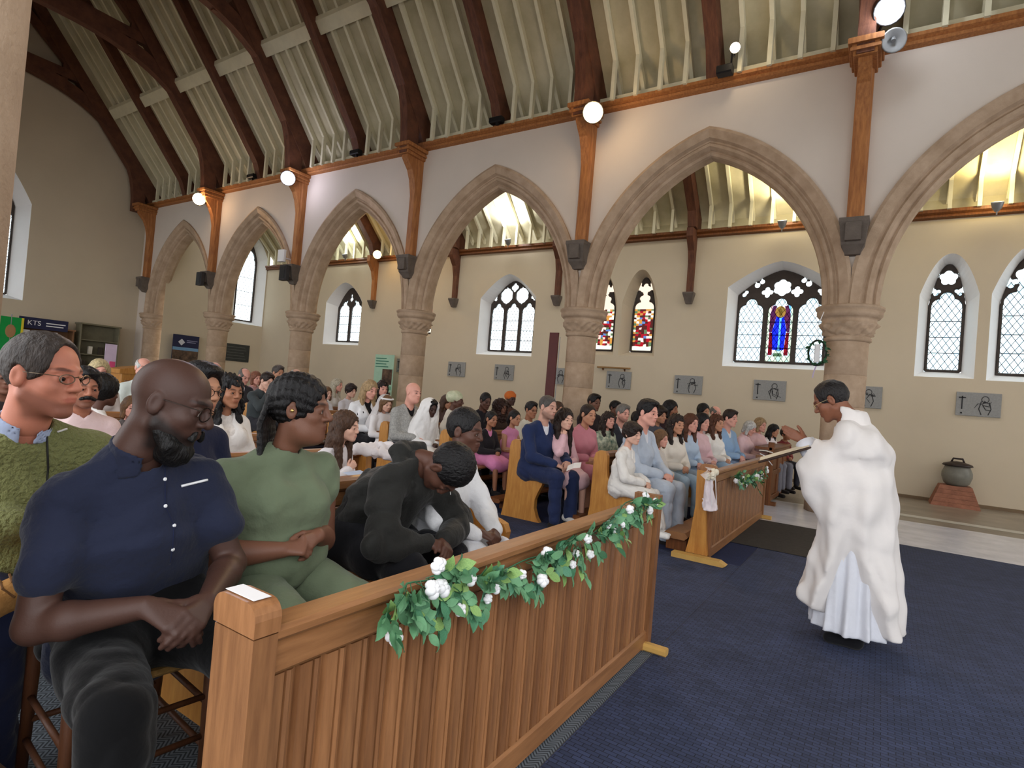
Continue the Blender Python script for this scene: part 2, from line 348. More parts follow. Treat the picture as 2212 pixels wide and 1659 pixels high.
def quarries(o, w3, dep, parent, px=.12, pz=.19, gm=GLASSW, singles=True):
    x0, x1, z0, zs, za, p = o; zt = za
    b = MB(); r = .006
    n = int((x1-x0)/px)+2; mz = int((zt-z0)/pz)+2; k = 0
    A = V(*w3(x0, z0, dep)); ux = V(*w3(x0+1, z0, dep))-A
    rz = math.atan2(ux[1], ux[0])
    if singles:
        key = (px, pz)
        if key not in QUAR:
            g = .004; QUAR[key] = MB().prism([(0, -pz/2+g), (px/2-g, 0), (0, pz/2-g), (-px/2+g, 0)][::-1], 1, 0, .004)
            QUAR[key].v = [(y_, x_, z_) if False else (z_, x_, y_) for (x_, y_, z_) in [(p3[2], p3[1], p3[0]) for p3 in QUAR[key].v]]
            me = MB(); me.add([(-px/2+g, 0, 0), (0, 0, -pz/2+g), (px/2-g, 0, 0), (0, 0, pz/2-g), (-px/2+g, .004, 0), (0, .004, -pz/2+g), (px/2-g, .004, 0), (0, .004, pz/2-g)], [(0, 1, 2, 3), (7, 6, 5, 4), (0, 4, 5, 1), (1, 5, 6, 2), (2, 6, 7, 3), (3, 7, 4, 0)])
            QUAR[key] = me.mesh('pane')
        for i in range(n*2):
            for j in range(mz*2):
                if (i+j) % 2: continue
                u = x0+i*px/2; v_ = z0+j*pz/2
                if u > x1 or v_ > zt or v_ > arch_z(o, u)+.05: continue
                obj('pane', QUAR[key], [gm, gm, GLASSB][(i*7+j*3) % 3], parent, w3(u, v_, dep), rz)
    else:
        q = MB(); pts = outline(o); q.add([w3(u, v_, dep) for u, v_ in pts], [tuple(range(len(pts)))]); q.build('pane', gm, parent)
    # lead cames: two families of diagonals clipped to the light, and saddle bars
    for sgn in (1, -1):
        for i in range(-mz*2, n+mz*2):
            c = x0+px/2+i*px; seg = []
            for t in np.linspace(0, 1, 60):
                z = z0+(zt-z0)*t; u = c+sgn*(z-z0-pz/2*0)*(px/pz)
                if x0 < u < x1 and z < arch_z(o, u): seg.append((u, z))
            if len(seg) > 1: b.tube([w3(seg[0][0], seg[0][1], dep), w3(seg[-1][0], seg[-1][1], dep)], .0055, 4)
    for f in (.22, .42, .62): b.tube([w3(x0, z0+(zt-z0)*f, dep-.008), w3(x1, z0+(zt-z0)*f, dep-.008)], .008, 4)
    b.build('lead_lattice', LEAD, parent)
WN = [0]
def window(o, w3, depth=.36, splay=.17, sill=.13, top=.13, kind='lancet', rev=WHITEP, px=.12, singles=False, h=.02):
    """o outer opening; w3(u,z,d) -> xyz with d = depth into the wall"""
    WN[0] += 1; W = tag(empty('window_%d' % WN[0], w3((o[0]+o[1])/2, o[2], 0)), kind='structure')
    loc = V(*w3((o[0]+o[1])/2, o[2], 0)); g = lambda u, z, d: tuple(V(*w3(u, z, d))-loc)
    i = inset(o, splay, sill, top); a = outline(o); c = outline(i)
    r = MB().loft([[g(u, z, 0) for u, z in a], [g(u, z, depth) for u, z in c]], closed=False); r.build('reveal', rev, W, smooth=False)
    MB().add([g(o[0], o[2], 0), g(o[1], o[2], 0), g(i[1], i[2], depth), g(i[0], i[2], depth)], [(0, 1, 2, 3)]).build('sill', rev, W)
    x0, x1, z0, zs, za, p = i; wd = x1-x0; m = (x0+x1)/2; H = []; lights = []; fr = .05
    if kind == 'lancet':      # one light, cinquefoil above, two small trefoils
        zl = z0+(za-z0)*.60; lights = [(x0+fr, x1-fr, z0+fr, zl)]
        H = [lambda u, v: d_foil(u, v, (m, za-wd*.46), wd*.26, 5, math.pi/2, .44), lambda u, v: d_foil(u, v, (x0+wd*.19, zl+wd*.52), wd*.13, 3, .3), lambda u, v: d_foil(u, v, (x1-wd*.19, zl+wd*.52), wd*.13, 3, math.pi-.3)]
    elif kind == 'three':     # three lights, sexfoil, quatrefoils, daggers
        zl = z0+(za-z0)*.55; lw = (wd-2*fr-2*.11)/3; lights = [(x0+fr+k*(lw+.11), x0+fr+k*(lw+.11)+lw, z0+fr, zl) for k in range(3)]
        H = [lambda u, v: d_foil(u, v, (m, za-.40), .20, 6, math.pi/6, .42)]
        for s in (-1, 1):
            H += [lambda u, v, s=s: d_foil(u, v, (m+s*wd*.165, zl+.47), .13, 4, 0, .42), lambda u, v, s=s: np.minimum(d_circ(u, v, (m+s*wd*.285, zl+.64), .062), d_circ(u, v, (m+s*wd*.23, zl+.72), .055)),
                  lambda u, v, s=s: np.minimum(d_circ(u, v, (m+s*wd*.43, zl+.42), .05), d_circ(u, v, (m+s*wd*.405, zl+.48), .045))]
    elif kind == 'three_b':   # three lights, two large octofoils, small quatrefoil
        zl = z0+(za-z0)*.56; lw = (wd-2*fr-2*.10)/3; lights = [(x0+fr+k*(lw+.10), x0+fr+k*(lw+.10)+lw, z0+fr, zl) for k in range(3)]
        H = [lambda u, v: d_foil(u, v, (m, za-.2), .13, 4)]
        for s in (-1, 1): H += [lambda u, v, s=s: np.minimum(d_foil(u, v, (m+s*wd*.17, zl+.50), .22, 8, math.pi/8), np.abs(u-(m+s*wd*.17))*1.6+np.abs(v-zl-.5)*.7-.21), lambda u, v, s=s: d_foil(u, v, (m+s*wd*.42, zl+.44), .10, 3, 1)]
    elif kind == 'two':
        zl = z0+(za-z0)*.58; lw = (wd-2*fr-.1)/2; lights = [(x0+fr+k*(lw+.1), x0+fr+k*(lw+.1)+lw, z0+fr, zl) for k in range(2)]
        H = [lambda u, v: d_circ(u, v, (m, za-.28), .06), lambda u, v: d_foil(u, v, (m, zl+.42), .1, 4), lambda u, v: d_circ(u, v, (m-.22, zl+.34), .05), lambda u, v: d_circ(u, v, (m+.22, zl+.34), .05)]
    elif kind == 'stained':   # pictorial lancet
        zl = z0+(za-z0)*.58; lights = [(x0+fr*.8, x1-fr*.8, z0+fr, zl)]
        H = [lambda u, v: d_foil(u, v, (m, za-wd*.50), wd*.24, 4), lambda u, v: d_foil(u, v, (m-wd*.26, zl+wd*.98), wd*.17, 2, math.pi/2), lambda u, v: d_foil(u, v, (m+wd*.26, zl+wd*.98), wd*.17, 2, math.pi/2),
             lambda u, v: d_foil(u, v, (m, zl+wd*.42), wd*.24, 5, math.pi/2)]
    elif kind == 'tall':
        zl = za-.9; lights = [(x0+fr, x1-fr, z0+fr, zl)]; H = [lambda u, v: d_circ(u, v, (m, zl+.25), wd*.36)]
    HH = H+[lambda u, v, l=l: d_light(u, v, *l) for l in lights]
    tracery(i, HH, .1, h, lambda u, z, d: g(u, z, depth-.04+d), m=TRAC, parent=W)
    for k, l in enumerate(lights):
        if kind == 'stained':
            b = MB(); rr = random.Random(int(o[0]*100)+k); nx, nz = 7, 20; cols = ['sg_ruby', 'sg_brown', 'sg_white', 'sg_blue', 'sg_gold', 'sg_green', 'sg_rose', 'sg_white']
            gx = lambda a_, b_: l[0]+(l[1]-l[0])*min(max((a_+(.35*(rr.random()-.5) if 0 < a_ < nx and 0 < b_ < nz else 0))/nx, 0), 1)
            P = [[(gx(a_, b_), l[2]+(l[3]-l[2])*(b_+(.35*(rr.random()-.5) if 0 < b_ < nz else 0))/nz) for b_ in range(nz+1)] for a_ in range(nx+1)]
            for a_ in range(nx):
                for b_ in range(nz):
                    q = [P[a_][b_], P[a_+1][b_], P[a_+1][b_+1], P[a_][b_+1]]
                    edge = a_ in (0, nx-1) or b_ in (0, nz-1)
                    cn = 'sg_white' if b_ < 2 else (rr.choice(['sg_gold', 'sg_white', 'sg_green', 'sg_brown']) if edge else rr.choice(cols[:2]*5+cols if b_ < 12 else cols[:2]*2+cols))
                    MB().add([g(u, z, depth+.02) for u, z in q], [(0, 1, 2, 3)]).build('pane', SG[cn], W)
            MB().add([g(u, z, depth+.03) for u, z in ((x0, l[3]), (x1, l[3]), (x1, za), (x0, za))], [(0, 1, 2, 3)]).build('pane', SG['sg_mix'], W)
        else:
            quarries((l[0]-.02, l[1]+.02, l[2]-.02, l[3]+(l[1]-l[0])*.62, l[3]+(l[1]-l[0])*.66, 2), lambda u, z, d: g(u, z, d), depth+.02, W, px=px, pz=px*1.55, singles=singles)
    if kind != 'stained': MB().add([g(u, z, depth+.03) for u, z in ((x0, lights[0][3]+.2), (x1, lights[0][3]+.2), (x1, za), (x0, za))], [(0, 1, 2, 3)]).build('pane', GLASSW, W)
    return W, g, lights, depth
SG = {k: glass(k, c, .25) for k, c in dict(sg_ruby=(124, 18, 28), sg_brown=(60, 26, 24), sg_white=(206, 202, 176), sg_blue=(70, 96, 140), sg_gold=(150, 104, 48), sg_green=(70, 90, 62), sg_rose=(216, 150, 140), sg_mix=(190, 170, 150), sg_royal=(26, 38, 200), sg_sky=(110, 176, 230), sg_purple=(84, 30, 60)).items()}
# ---- north aisle wall with its windows
OPS = [((.48, 1.42, 2.42, 4.05, 4.86, 2.1), 'lancet'), ((1.6, 2.75, 2.40, 4.05, 4.95, 2.1), 'lancet'), ((-3.22, -.98, 2.46, 4.32, 4.88, 1.5), 'three'), ((-5.84, -4.89, 2.62, 4.0, 4.84, 2.1), 'stained'), ((-6.9, -5.98, 2.62, 4.0, 4.84, 2.1), 'stained'),
       ((-10.42, -8.46, 2.5, 4.2, 4.9, 1.55), 'three_b'), ((-13.35, -12.3, 3.0, 4.3, 5.1, 2.1), 'stained'), ((-17.51, -15.6, 2.64, 4.2, 4.9, 1.7), 'two')]
mb = MB(); wall_open(mb, (XAW, 9), 0, 5.75, [o for o, _ in OPS], lambda u, z: (u, YW, z)); wall_n = tag(mb.build('wall_north', PLASTC), kind='structure')
WIN = {}
for n, (o, k) in enumerate(OPS):
    WIN[n] = window(o, lambda u, z, d: (u, YW+d, z), kind=k, rev=PLASTC if k == 'stained' else WHITEP, singles=n in (0, 1, 2), splay=.17 if k != 'two' else .3, px=.12 if n < 3 else .11)
# figure panel in the middle light of the three-light window
W, g, lights, dep = WIN[2]; l = lights[1]; um = (l[0]+l[1])/2; hw = (l[1]-l[0])/2; zt = l[2]+.12
def piece(cn, pts, d=.0): MB().add([g(um+u*hw, zt+v*1.22, dep+.005-d) for u, v in pts], [tuple(range(len(pts)))]).build('pane', SG[cn], W)
for s in (-1, 1):
    piece('sg_white', [(s*1, 0), (s*.82, 0), (s*.82, .96), (s*1, .96)], .001); piece('sg_ruby', [(s*.8, .02), (s*.46, .02), (s*.46, .14), (s*.55, .45), (s*.8, .45)], .001)
    piece('sg_purple', [(s*.82, .45), (s*.58, .46), (s*.5, .56), (s*.3, .76), (s*.44, .84), (s*.30, .95), (s*.6, .97), (s*.82, .8)], .001)
piece('sg_sky', [(.8, .98), (.8, .82), (.6, .98)], .001); piece('sg_rose', [(-.8, .98), (-.8, .82), (-.6, .98)], .001)
piece('sg_gold', [(.44*math.cos(t*math.pi/8), .84+.115*math.sin(t*math.pi/8)) for t in range(16)], .002); piece('sg_white', [(.17*math.cos(t*math.pi/5), .835+.07*math.sin(t*math.pi/5)) for t in range(10)], .003)
piece('sg_royal', [(-.45, .12), (-.05, .12), (-.05, .74), (-.3, .76), (-.5, .55), (-.6, .45)], .002); piece('sg_royal', [(.45, .12), (.12, .12), (.12, .72), (.3, .76), (.55, .5)], .002)
piece('sg_sky', [(-.1, .1), (.2, .1), (.16, .74), (-.1, .74)], .0025); piece('sg_white', [(-.25, .06), (.3, .06), (.2, .18), (-.15, .18)], .003); piece('sg_green', [(-.4, 0), (.4, 0), (.3, .06), (-.3, .06)], .003); piece('sg_white', [(-1, -.1), (1, -.1), (1, 0), (-1, 0)])
# ---- west walls
ow = (3.85, 6.55, 3.0, 6.0, 7.6, 1.7); mb = MB()
wall_open(mb, (-2.5, YF+.3), 0, 14, [ow], lambda u, z: (XW, u, z)); tag(mb.build('wall_west', PLASTC), kind='structure')
window(ow, lambda u, z, d: (XW-d, u, z), kind='three', splay=.3, px=.14)
oa = (12.62, 13.9, 3.25, 6.0, 6.75, 1.9); mb = MB()
wall_open(mb, (YB-.3, YW), 0, 8, [oa], lambda u, z: (XAW, u, z)); tag(mb.build('wall_aisle', PLASTC), kind='structure')
window(oa, lambda u, z, d: (XAW-d, u, z), kind='tall', splay=.24, px=.15)
# ---- arcade wall and arches
def arch_par(a, h=2.65): r = (h*h+a*a)/(2*a); return r, r-a
wa = empty('wall_arcade', kind='structure')
NS = 22
for b in range(6):
    x1, x0 = CX[b], CX[b+1]; m = (x0+x1)/2; hb = (x1-x0)/2; a = hb-.38; r, e = arch_par(a)
    def curve(off, sgn, n=NS):
        """points of the arc at offset off outside the intrados, from springing to apex; sgn -1 left half"""
        R = r+off; t1 = math.acos(e/R); pts = []
        for k in range(n+1):
            t = t1*k/n; u = -e+R*math.cos(t); z = SPR+R*math.sin(t); pts.append((m+sgn*min(u, hb), z))
        return pts
    PR = [(.42, YF), (.42, YF-.05), (.37, YF-.07), (.25, YF-.015), (.22, YF+.05), (.20, YF+.06), (.17, YF+.03), (.13, YF+.045), (.10, YF+.10), (.085, YF+.14), (.05, YF+.12), (.015, YF+.15), (0, YF+.21), (0, YB-.21), (.05, YB-.12), (.10, YB-.1), (.2, YB-.05), (.3, YB), (.42, YB)]
    ar = MB()
    for s in (1, -1):
        rings = [[(u, y, z) for u, z in curve(off, s)] for off, y in PR]
        ar.loft([list(q) for q in zip(*rings)], closed=False)
    ar.build('arch', STONE, wa, smooth=False)
    # wall above
    wl = MB()
    for yy in (YF, YB):
        for s in (1, -1):
            c = curve(.42, s)
            for p, q in zip(c[:-1], c[1:]):
                wl.add([(p[0], yy, p[1]), (q[0], yy, q[1]), (q[0], yy, 7.0), (p[0], yy, 7.0)], [(0, 1, 2, 3)])
    wl.build('wall_panel', PLAST, wa)
MB().box((CX[0]-.05, YF, 3.1), (9, YB, 7.0)).build('wall_panel', PLAST, wa)
MB().box((XW, YF, 0), (CX[6]-.12, YB, 7.0)).build('wall_panel', PLAST, wa)
MB().prism([(YF+.02, 6.84), (YF-.10, 6.86), (YF-.13, 6.89), (YF-.09, 6.92), (YF-.15, 6.95), (YF-.15, 7.0), (YF+.02, 7.0)], 0, XW, 9).build('wall_plate', POST, wa)
# ---- columns
def column(x, y, label, half=False, top=True):
    c = empty('stone_column', (x, y, 0), label=label, cat='column', group='stone arcade columns')
    R = .285
    MB().lathe([(R+.14, 0), (R+.14, .12), (R+.10, .2), (R+.12, .24), (R+.06, .3), (R+.02, .36), (R, .40)], n=32).build('base', STONE, c, True)
    sh = MB()
    zz = (.4, 1.0, 1.62, 2.1, 2.62) if y > 1 else (.4, 1.2, 2.62)
    for z0, z1 in zip(zz[:-1], zz[1:]): sh.lathe([(R-.006, z0), (R, z0+.006), (R, z1-.006), (R-.006, z1)], n=32)
    sh.build('shaft', STONE, c, True)
    rr = random.Random(int(x*10)); ph = [rr.random()*6 for _ in range(8)]
    def dsp(i, k):
        return 0 if not 4 <= i <= 12 else .024*math.sin(k*.72+i*1.1+ph[0])*math.sin(k*.35+ph[2])+.020*math.sin(k*1.31-i*.9+ph[1])+.018*(rr.random()-.5)
    MB().lathe([(R, 2.60), (R+.035, 2.62), (R+.035, 2.66), (R+.005, 2.68), (R+.01, 2.69), (R+.02, 2.70), (R+.03, 2.72), (R+.045, 2.74), (R+.055, 2.765), (R+.065, 2.79), (R+.075, 2.815), (R+.09, 2.84), (R+.1, 2.865), (R+.10, 2.885), (R+.085, 2.89), (R+.085, 2.95), (R+.12, 2.96), (R+.155, 3.0), (R+.16, 3.05), (R+.13, 3.065), (R+.175, 3.085), (R+.18, 3.12), (R+.15, 3.14), (.1, 3.145)], n=72, disp=dsp).build('capital', STONE, c, True)
    return c
NAMES = ['beyond the right edge of the photo', 'behind the priest, nearest of the far arcade', 'beside the tall dark red banner, second from the right', 'third from the right in the far arcade', 'fourth from the right in the far arcade', 'fifth from the right in the far arcade, next to the memorial plaque']
for i, x in enumerate(CX[1:6]): column(x, YC, 'round stone column with carved leaf capital '+NAMES[i+1])
column(CX[6]+.0, YC, 'stone respond column with carved capital against the west wall')
column(-1.98, .24, 'pale stone column at the left edge, close to the camera')
# ---- roof: boarding, rafters, trusses
ceil = tag(MB().add([(XW, RIDY, RZ(RIDY)+.18), (9, RIDY, RZ(RIDY)+.18), (9, 10.4, RZ(10.4)+.18), (XW, 10.4, RZ(10.4)+.18), (XW, .0, RZ(10.4)+.18), (9, .0, RZ(10.4)+.18)], [(0, 1, 2, 3), (0, 4, 5, 1)]).build('ceiling', BOARD), kind='structure')
w_ = .034; dp = .12
raf = MB(); n_ = V(0, math.sin(math.radians(51)), math.cos(math.radians(51)))
e = MB()
def rprof(w, d, ylow=RY0, yhigh=RIDY):
    """rafter: slope member with vertical foot (ashlar) as one polygon in y,z extruded in x"""
    z = RZ
    return [(ylow-.0, 6.98), (ylow-.0, z(ylow)), (yhigh, z(yhigh)), (yhigh, z(yhigh)+d*1.6), (10.3, z(10.3)+d*1.6), (10.3, z(10.3)+.02), (ylow+.09, z(ylow+.09)+0), (ylow+.09, 6.98)]
RAFm = MB().prism(rprof(w_, dp), 0, -w_, w_).mesh('rafter')
MIDm = MB().prism([(9.72, 7.0), (9.55, 7.45), (RIDY, RZ(RIDY)-.22), (RIDY, RZ(RIDY)+.19), (10.3, RZ(10.3)+.19), (10.0, 7.0)], 0, -.11, .11).mesh('mid_principal')
xs = []
ends = [CX[0]]+[v for p in zip(MID, CX[1:]) for v in p]
for a, b in zip(ends[:-1], ends[1:]):
    for k in range(1, 5): xs.append(a+(b-a)*k/5)
for x in xs: obj('rafter', RAFm, RAFT, ceil, (x, 0, 0))
for i, x in enumerate(MID): obj('mid_principal', MIDm, TRUSS, ceil, (x, 0, 0))
for a, b in zip(ends[:-1], ends[1:]):
    MB().prism([(8.08, RZ(8.08)-.09), (8.08, RZ(8.08)+.02), (8.26, RZ(8.26)+.02), (8.26, RZ(8.26)-.09)], 0, min(a, b)+.11, max(a, b)-.11).build('purlin', RAFT, ceil)
for y in (9.83,): MB().box((XW, y-.05, 7.02), (9, y+.05, 7.14)).build('sole_plate', RAFT, ceil)
def sell(t, ry, rz, p=2.4): c, s = abs(math.cos(t)), abs(math.sin(t)); return ry*c**(2/p), rz*s**(2/p)
def arc_prof(d0, d1, t0=0, t1=math.pi/2, n=18):
    A = []; B = []
    for k in range(n+1):
        t = t0+(t1-t0)*k/n; y, z = sell(t, 4.0-d0, 3.3-d0*.6); A.append((RIDY+y, 6.62+z)); y, z = sell(t, 4.0+d1, 3.3+d1); B.append((RIDY+y, 6.62+z))
    return A+B[::-1]
PRIN = MB().prism([(9.72, 7.0), (9.45, 7.4), (RIDY, RZ(RIDY)-.30), (RIDY, RZ(RIDY)+.19), (10.3, RZ(10.3)+.19), (10.0, 7.0)], 0, -.13, .13).mesh('principal_rafter')
BRAC = MB().prism(arc_prof(0, .34), 0, -.11, .11).mesh('arch_brace')
SPAN = MB().prism([(9.56, 6.85), (9.2, 6.9), (9.12, 7.6), (8.9, 8.2), (8.55, 8.75), (8.9, 8.75), (9.56, 7.9)], 0, -.10, .10).mesh('spandrel')
COLL = MB().prism([(RIDY-.05, 10.15), (7.75, 10.15), (7.5, 10.42), (RIDY-.05, 10.42)], 0, -.09, .09).mesh('collar_beam')
KING = MB().prism([(5.1, 10.4), (5.3, 10.4), (5.3, 12.6), (5.1, 12.6)], 0, -.08, .08).mesh('king_post')
SCI = MB().prism([(7.5, 10.05), (7.75, 10.2), (5.3, 12.3), (5.2, 12.1)], 0, -.07, .07).mesh('scissor_brace')
STR = MB().prism([(6.9, 9.7), (7.05, 9.7), (7.05, 10.9), (6.9, 10.9)], 0, -.06, .06).mesh('strut')
def rcap(mb, y0, y1, z0, z1, hw):
    for k, (d, za, zb) in enumerate(((.0, z0, z0+.07), (.04, z0+.07, z0+.12), (.02, z0+.12, z0+.16), (.07, z0+.16, z1))):
        mb.bbox((-hw-d, y0-d, za), (hw+d, y1, zb), .01)
    return mb
WPOST = MB().prism([(-.07, 0), (.07, 0), (.11, .05), (.11, .18), (-.11, .18), (-.11, .05)], 2, 4.34, 6.5)
WPOST.v = [(x, y, z) for x, y, z in WPOST.v]
WPm = MB(); WPm.add([(x, YF-.18+y, z) for x, y, z in MB().prism([(-.07, 0), (.07, 0), (.11, .05), (.11, .18), (-.11, .18), (-.11, .05)], 2, 4.34, 6.75).v], MB().prism([(0, 0)]*6, 2, 0, 1).f); WPm = WPm.mesh('wall_post')
bp = [(YF-.16, 5.75), (YF-.19, 5.9), (YF-.24, 6.12), (YF-.33, 6.32), (YF-.47, 6.47), (YF-.52, 6.53), (YF-.52, 6.62), (YF-.1, 6.62), (YF-.1, 5.75)]
BRKm = MB().prism(bp, 0, -.085, .085).mesh('bracket')
CAPm = rcap(MB(), YF-.58, YF, 6.6, 6.84, .15).mesh('post_cap')
cb = MB(); cb.loft([[(sx*hw, y, z) for sx, y in ((-1, YF), (-1, YF-dd), (1, YF-dd), (1, YF))] for hw, dd, z in ((.10, .14, 3.86), (.11, .17, 3.9), (.15, .25, 3.98), (.18, .32, 4.28), (.19, .33, 4.3), (.19, .33, 4.36), (.17, .30, 4.37))])
cb.box((-.10, YF-.35, 4.02), (.10, YF-.2, 4.28)); CORm = cb.mesh('corbel')
TL = ['at the right end of the roof', 'above the priest', 'above the second column from the right', 'above the third column from the right', 'above the fourth column from the right', 'above the fifth column from the right', 'against the west wall']
for i, x in enumerate(CX):
    xx = x if i < 6 else XW+.25
    t = empty('roof_truss', (xx, 0, 0), label='dark timber roof truss with curved brace '+TL[i], cat='roof truss', group='nave roof trusses')
    for nm, me, mm in (('principal_rafter', PRIN, TRUSS), ('arch_brace', BRAC, TRUSS), ('spandrel', SPAN, TRUSS), ('collar_beam', COLL, TRUSS), ('scissor_brace', SCI, TRUSS), ('strut', STR, TRUSS), ('king_post', KING, TRUSS), ('wall_post', WPm, POST), ('bracket', BRKm, POST), ('post_cap', CAPm, POST), ('corbel', CORm, STONED)):
        obj(nm, me, mm, t, None if i < 6 or nm not in ('wall_post', 'bracket', 'post_cap', 'corbel') else (.35, 0, 0))
        if nm in ('principal_rafter', 'arch_brace', 'scissor_brace') and i > 1:   # southern half mirrored about the ridge
            q = obj(nm, me, mm, t); q.matrix_local = Matrix.Translation((0, 2*RIDY, 0)) @ Matrix.Scale(-1, 4, (0, 1, 0))
# ---- aisle roof
AZ = lambda y: 6.25+(YW-.2-y)*1.0
ac = tag(MB().add([(XAW, YB, AZ(YB)+.15), (9, YB, AZ(YB)+.15), (9, YW+.2, AZ(YW+.2)+.15), (XAW, YW+.2, AZ(YW+.2)+.15), (9, YW+.2, 5.6), (XAW, YW+.2, 5.6)], [(0, 1, 2, 3), (3, 2, 4, 5)]).build('ceiling_aisle', BOARD), kind='structure')
yl = YW-.2
ARm = MB().prism([(yl, 5.7), (yl, AZ(yl)), (YB, AZ(YB)), (YB, AZ(YB)+.14), (YW+.15, AZ(YW+.15)+.14), (YW+.15, AZ(YW+.15)), (yl+.08, AZ(yl)-.08), (yl+.08, 5.7)], 0, -.034, .034).mesh('rafter')
ABX = [3.2, -.45, -4.1, -7.75, -11.4, -15.0, -18.6]
APm = MB().prism([(YW-.05, 5.7), (YW-.3, 5.75), (YW-.4, 6.1), (YB, AZ(YB)-.25), (YB, AZ(YB)+.14), (YW+.15, AZ(YW+.15)+.14), (YW+.15, 5.7)], 0, -.10, .10).mesh('aisle_principal')
ABm = MB().prism([(YW, 4.2), (YW-.1, 4.2), (YW-.12, 4.9), (YW-.2, 5.2), (YW-.42, 5.5), (YW-.42, 5.7), (YW, 5.7)], 0, -.075, .075).mesh('wall_bracket')
ACm = MB().loft([[(sx*hw, y, z) for sx, y in ((-1, YW), (-1, YW-dd), (1, YW-dd), (1, YW))] for hw, dd, z in ((.07, .1, 3.93), (.13, .2, 4.16), (.13, .2, 4.2))]).mesh('corbel')
x = 8.6
while x > XAW+.1:
    if min(abs(x-q) for q in ABX) > .16: obj('rafter', ARm, RAFT, ac, (x, 0, 0))
    x -= .456
for q in ABX:
    obj('aisle_principal', APm, TRUSS, ac, (q, 0, 0)); obj('wall_bracket', ABm, POST if q < -14 else TRUSS, ac, (q, 0, 0)); obj('corbel', ACm, STONED, ac, (q, 0, 0))
for k, y in enumerate((12.3,)):
    MB().prism([(y-.14, AZ(y-.14)-.10), (y-.14, AZ(y-.14)+.02), (y+.14, AZ(y+.14)+.02), (y+.14, AZ(y+.14)-.10)], 0, XAW, 9).build('purlin', RAFT, ac)
MB().prism([(YW, 5.55), (YW-.1, 5.57), (YW-.08, 5.62), (YW-.13, 5.66), (YW-.13, 5.72), (YW, 5.72)], 0, XAW, 9).build('wall_plate', PEWDK, ac)
# arched aisle rib seen through the westernmost bays is plain plaster

# ---- unseen sides added to darken roof and west: upper south strip, windowed east gable
tag(MB().box((XW, -.12, 4.3), (9, .0, 7.0)).build('wall_south_blocker', PLAST), kind='structure')
mb = MB(); wall_open(mb, (.0, 10.4), 0, 13.3, [(2.6, 7.8, 2.5, 7.0, 10.0, 1.7)], lambda u, z: (9, u, z)); tag(mb.build('wall_east', PLAST), kind='structure')
# ================================================================== people
def nrm(v): v = np.asarray(v, float); return v/(np.linalg.norm(v)+1e-9)
def rotm(axis, deg):
    a = nrm(axis); t = math.radians(deg); c, s = math.cos(t), math.sin(t); x, y, z = a
    return np.array([[c+x*x*(1-c), x*y*(1-c)-z*s, x*z*(1-c)+y*s], [y*x*(1-c)+z*s, c+y*y*(1-c), y*z*(1-c)-x*s], [z*x*(1-c)-y*s, z*y*(1-c)+x*s, c+z*z*(1-c)]])
def folds(s, amp, seed=0, f=32, lo=.3):
    if amp <= 0: return s
    r = np.random.RandomState(seed); W = [(nrm(r.randn(3)*V(1, 1, lo+.2)), f*(.5+1.2*r.rand()), r.rand()*6) for _ in range(5)]
    def g(D, x, y, z):
        n = 0
        for d, k, p in W: n = n+np.sin((x*d[0]+y*d[1]+z*d[2])*k+p+1.5*np.sin(z*k*.31+p)+1.2*np.sin(y*k*.27+x*k*.2))
        c = 0
        for d, k, p in W[:4]:
            ph = (x*d[0]+y*d[1]+z*(d[2]*.6+.5))*k*.75+p+2.2*np.sin(x*11+p*2+y*7)*.6+1.1*np.sin(y*13+z*9+p); m = .5+.5*np.sin(x*9*d[1]+y*8+z*7*d[0]+p*3); c = c+m*(1-np.sqrt(np.abs(np.sin(ph))+1e-4))
        return D+amp*(n*.35+c*.9-.6)
    return s.func(g)
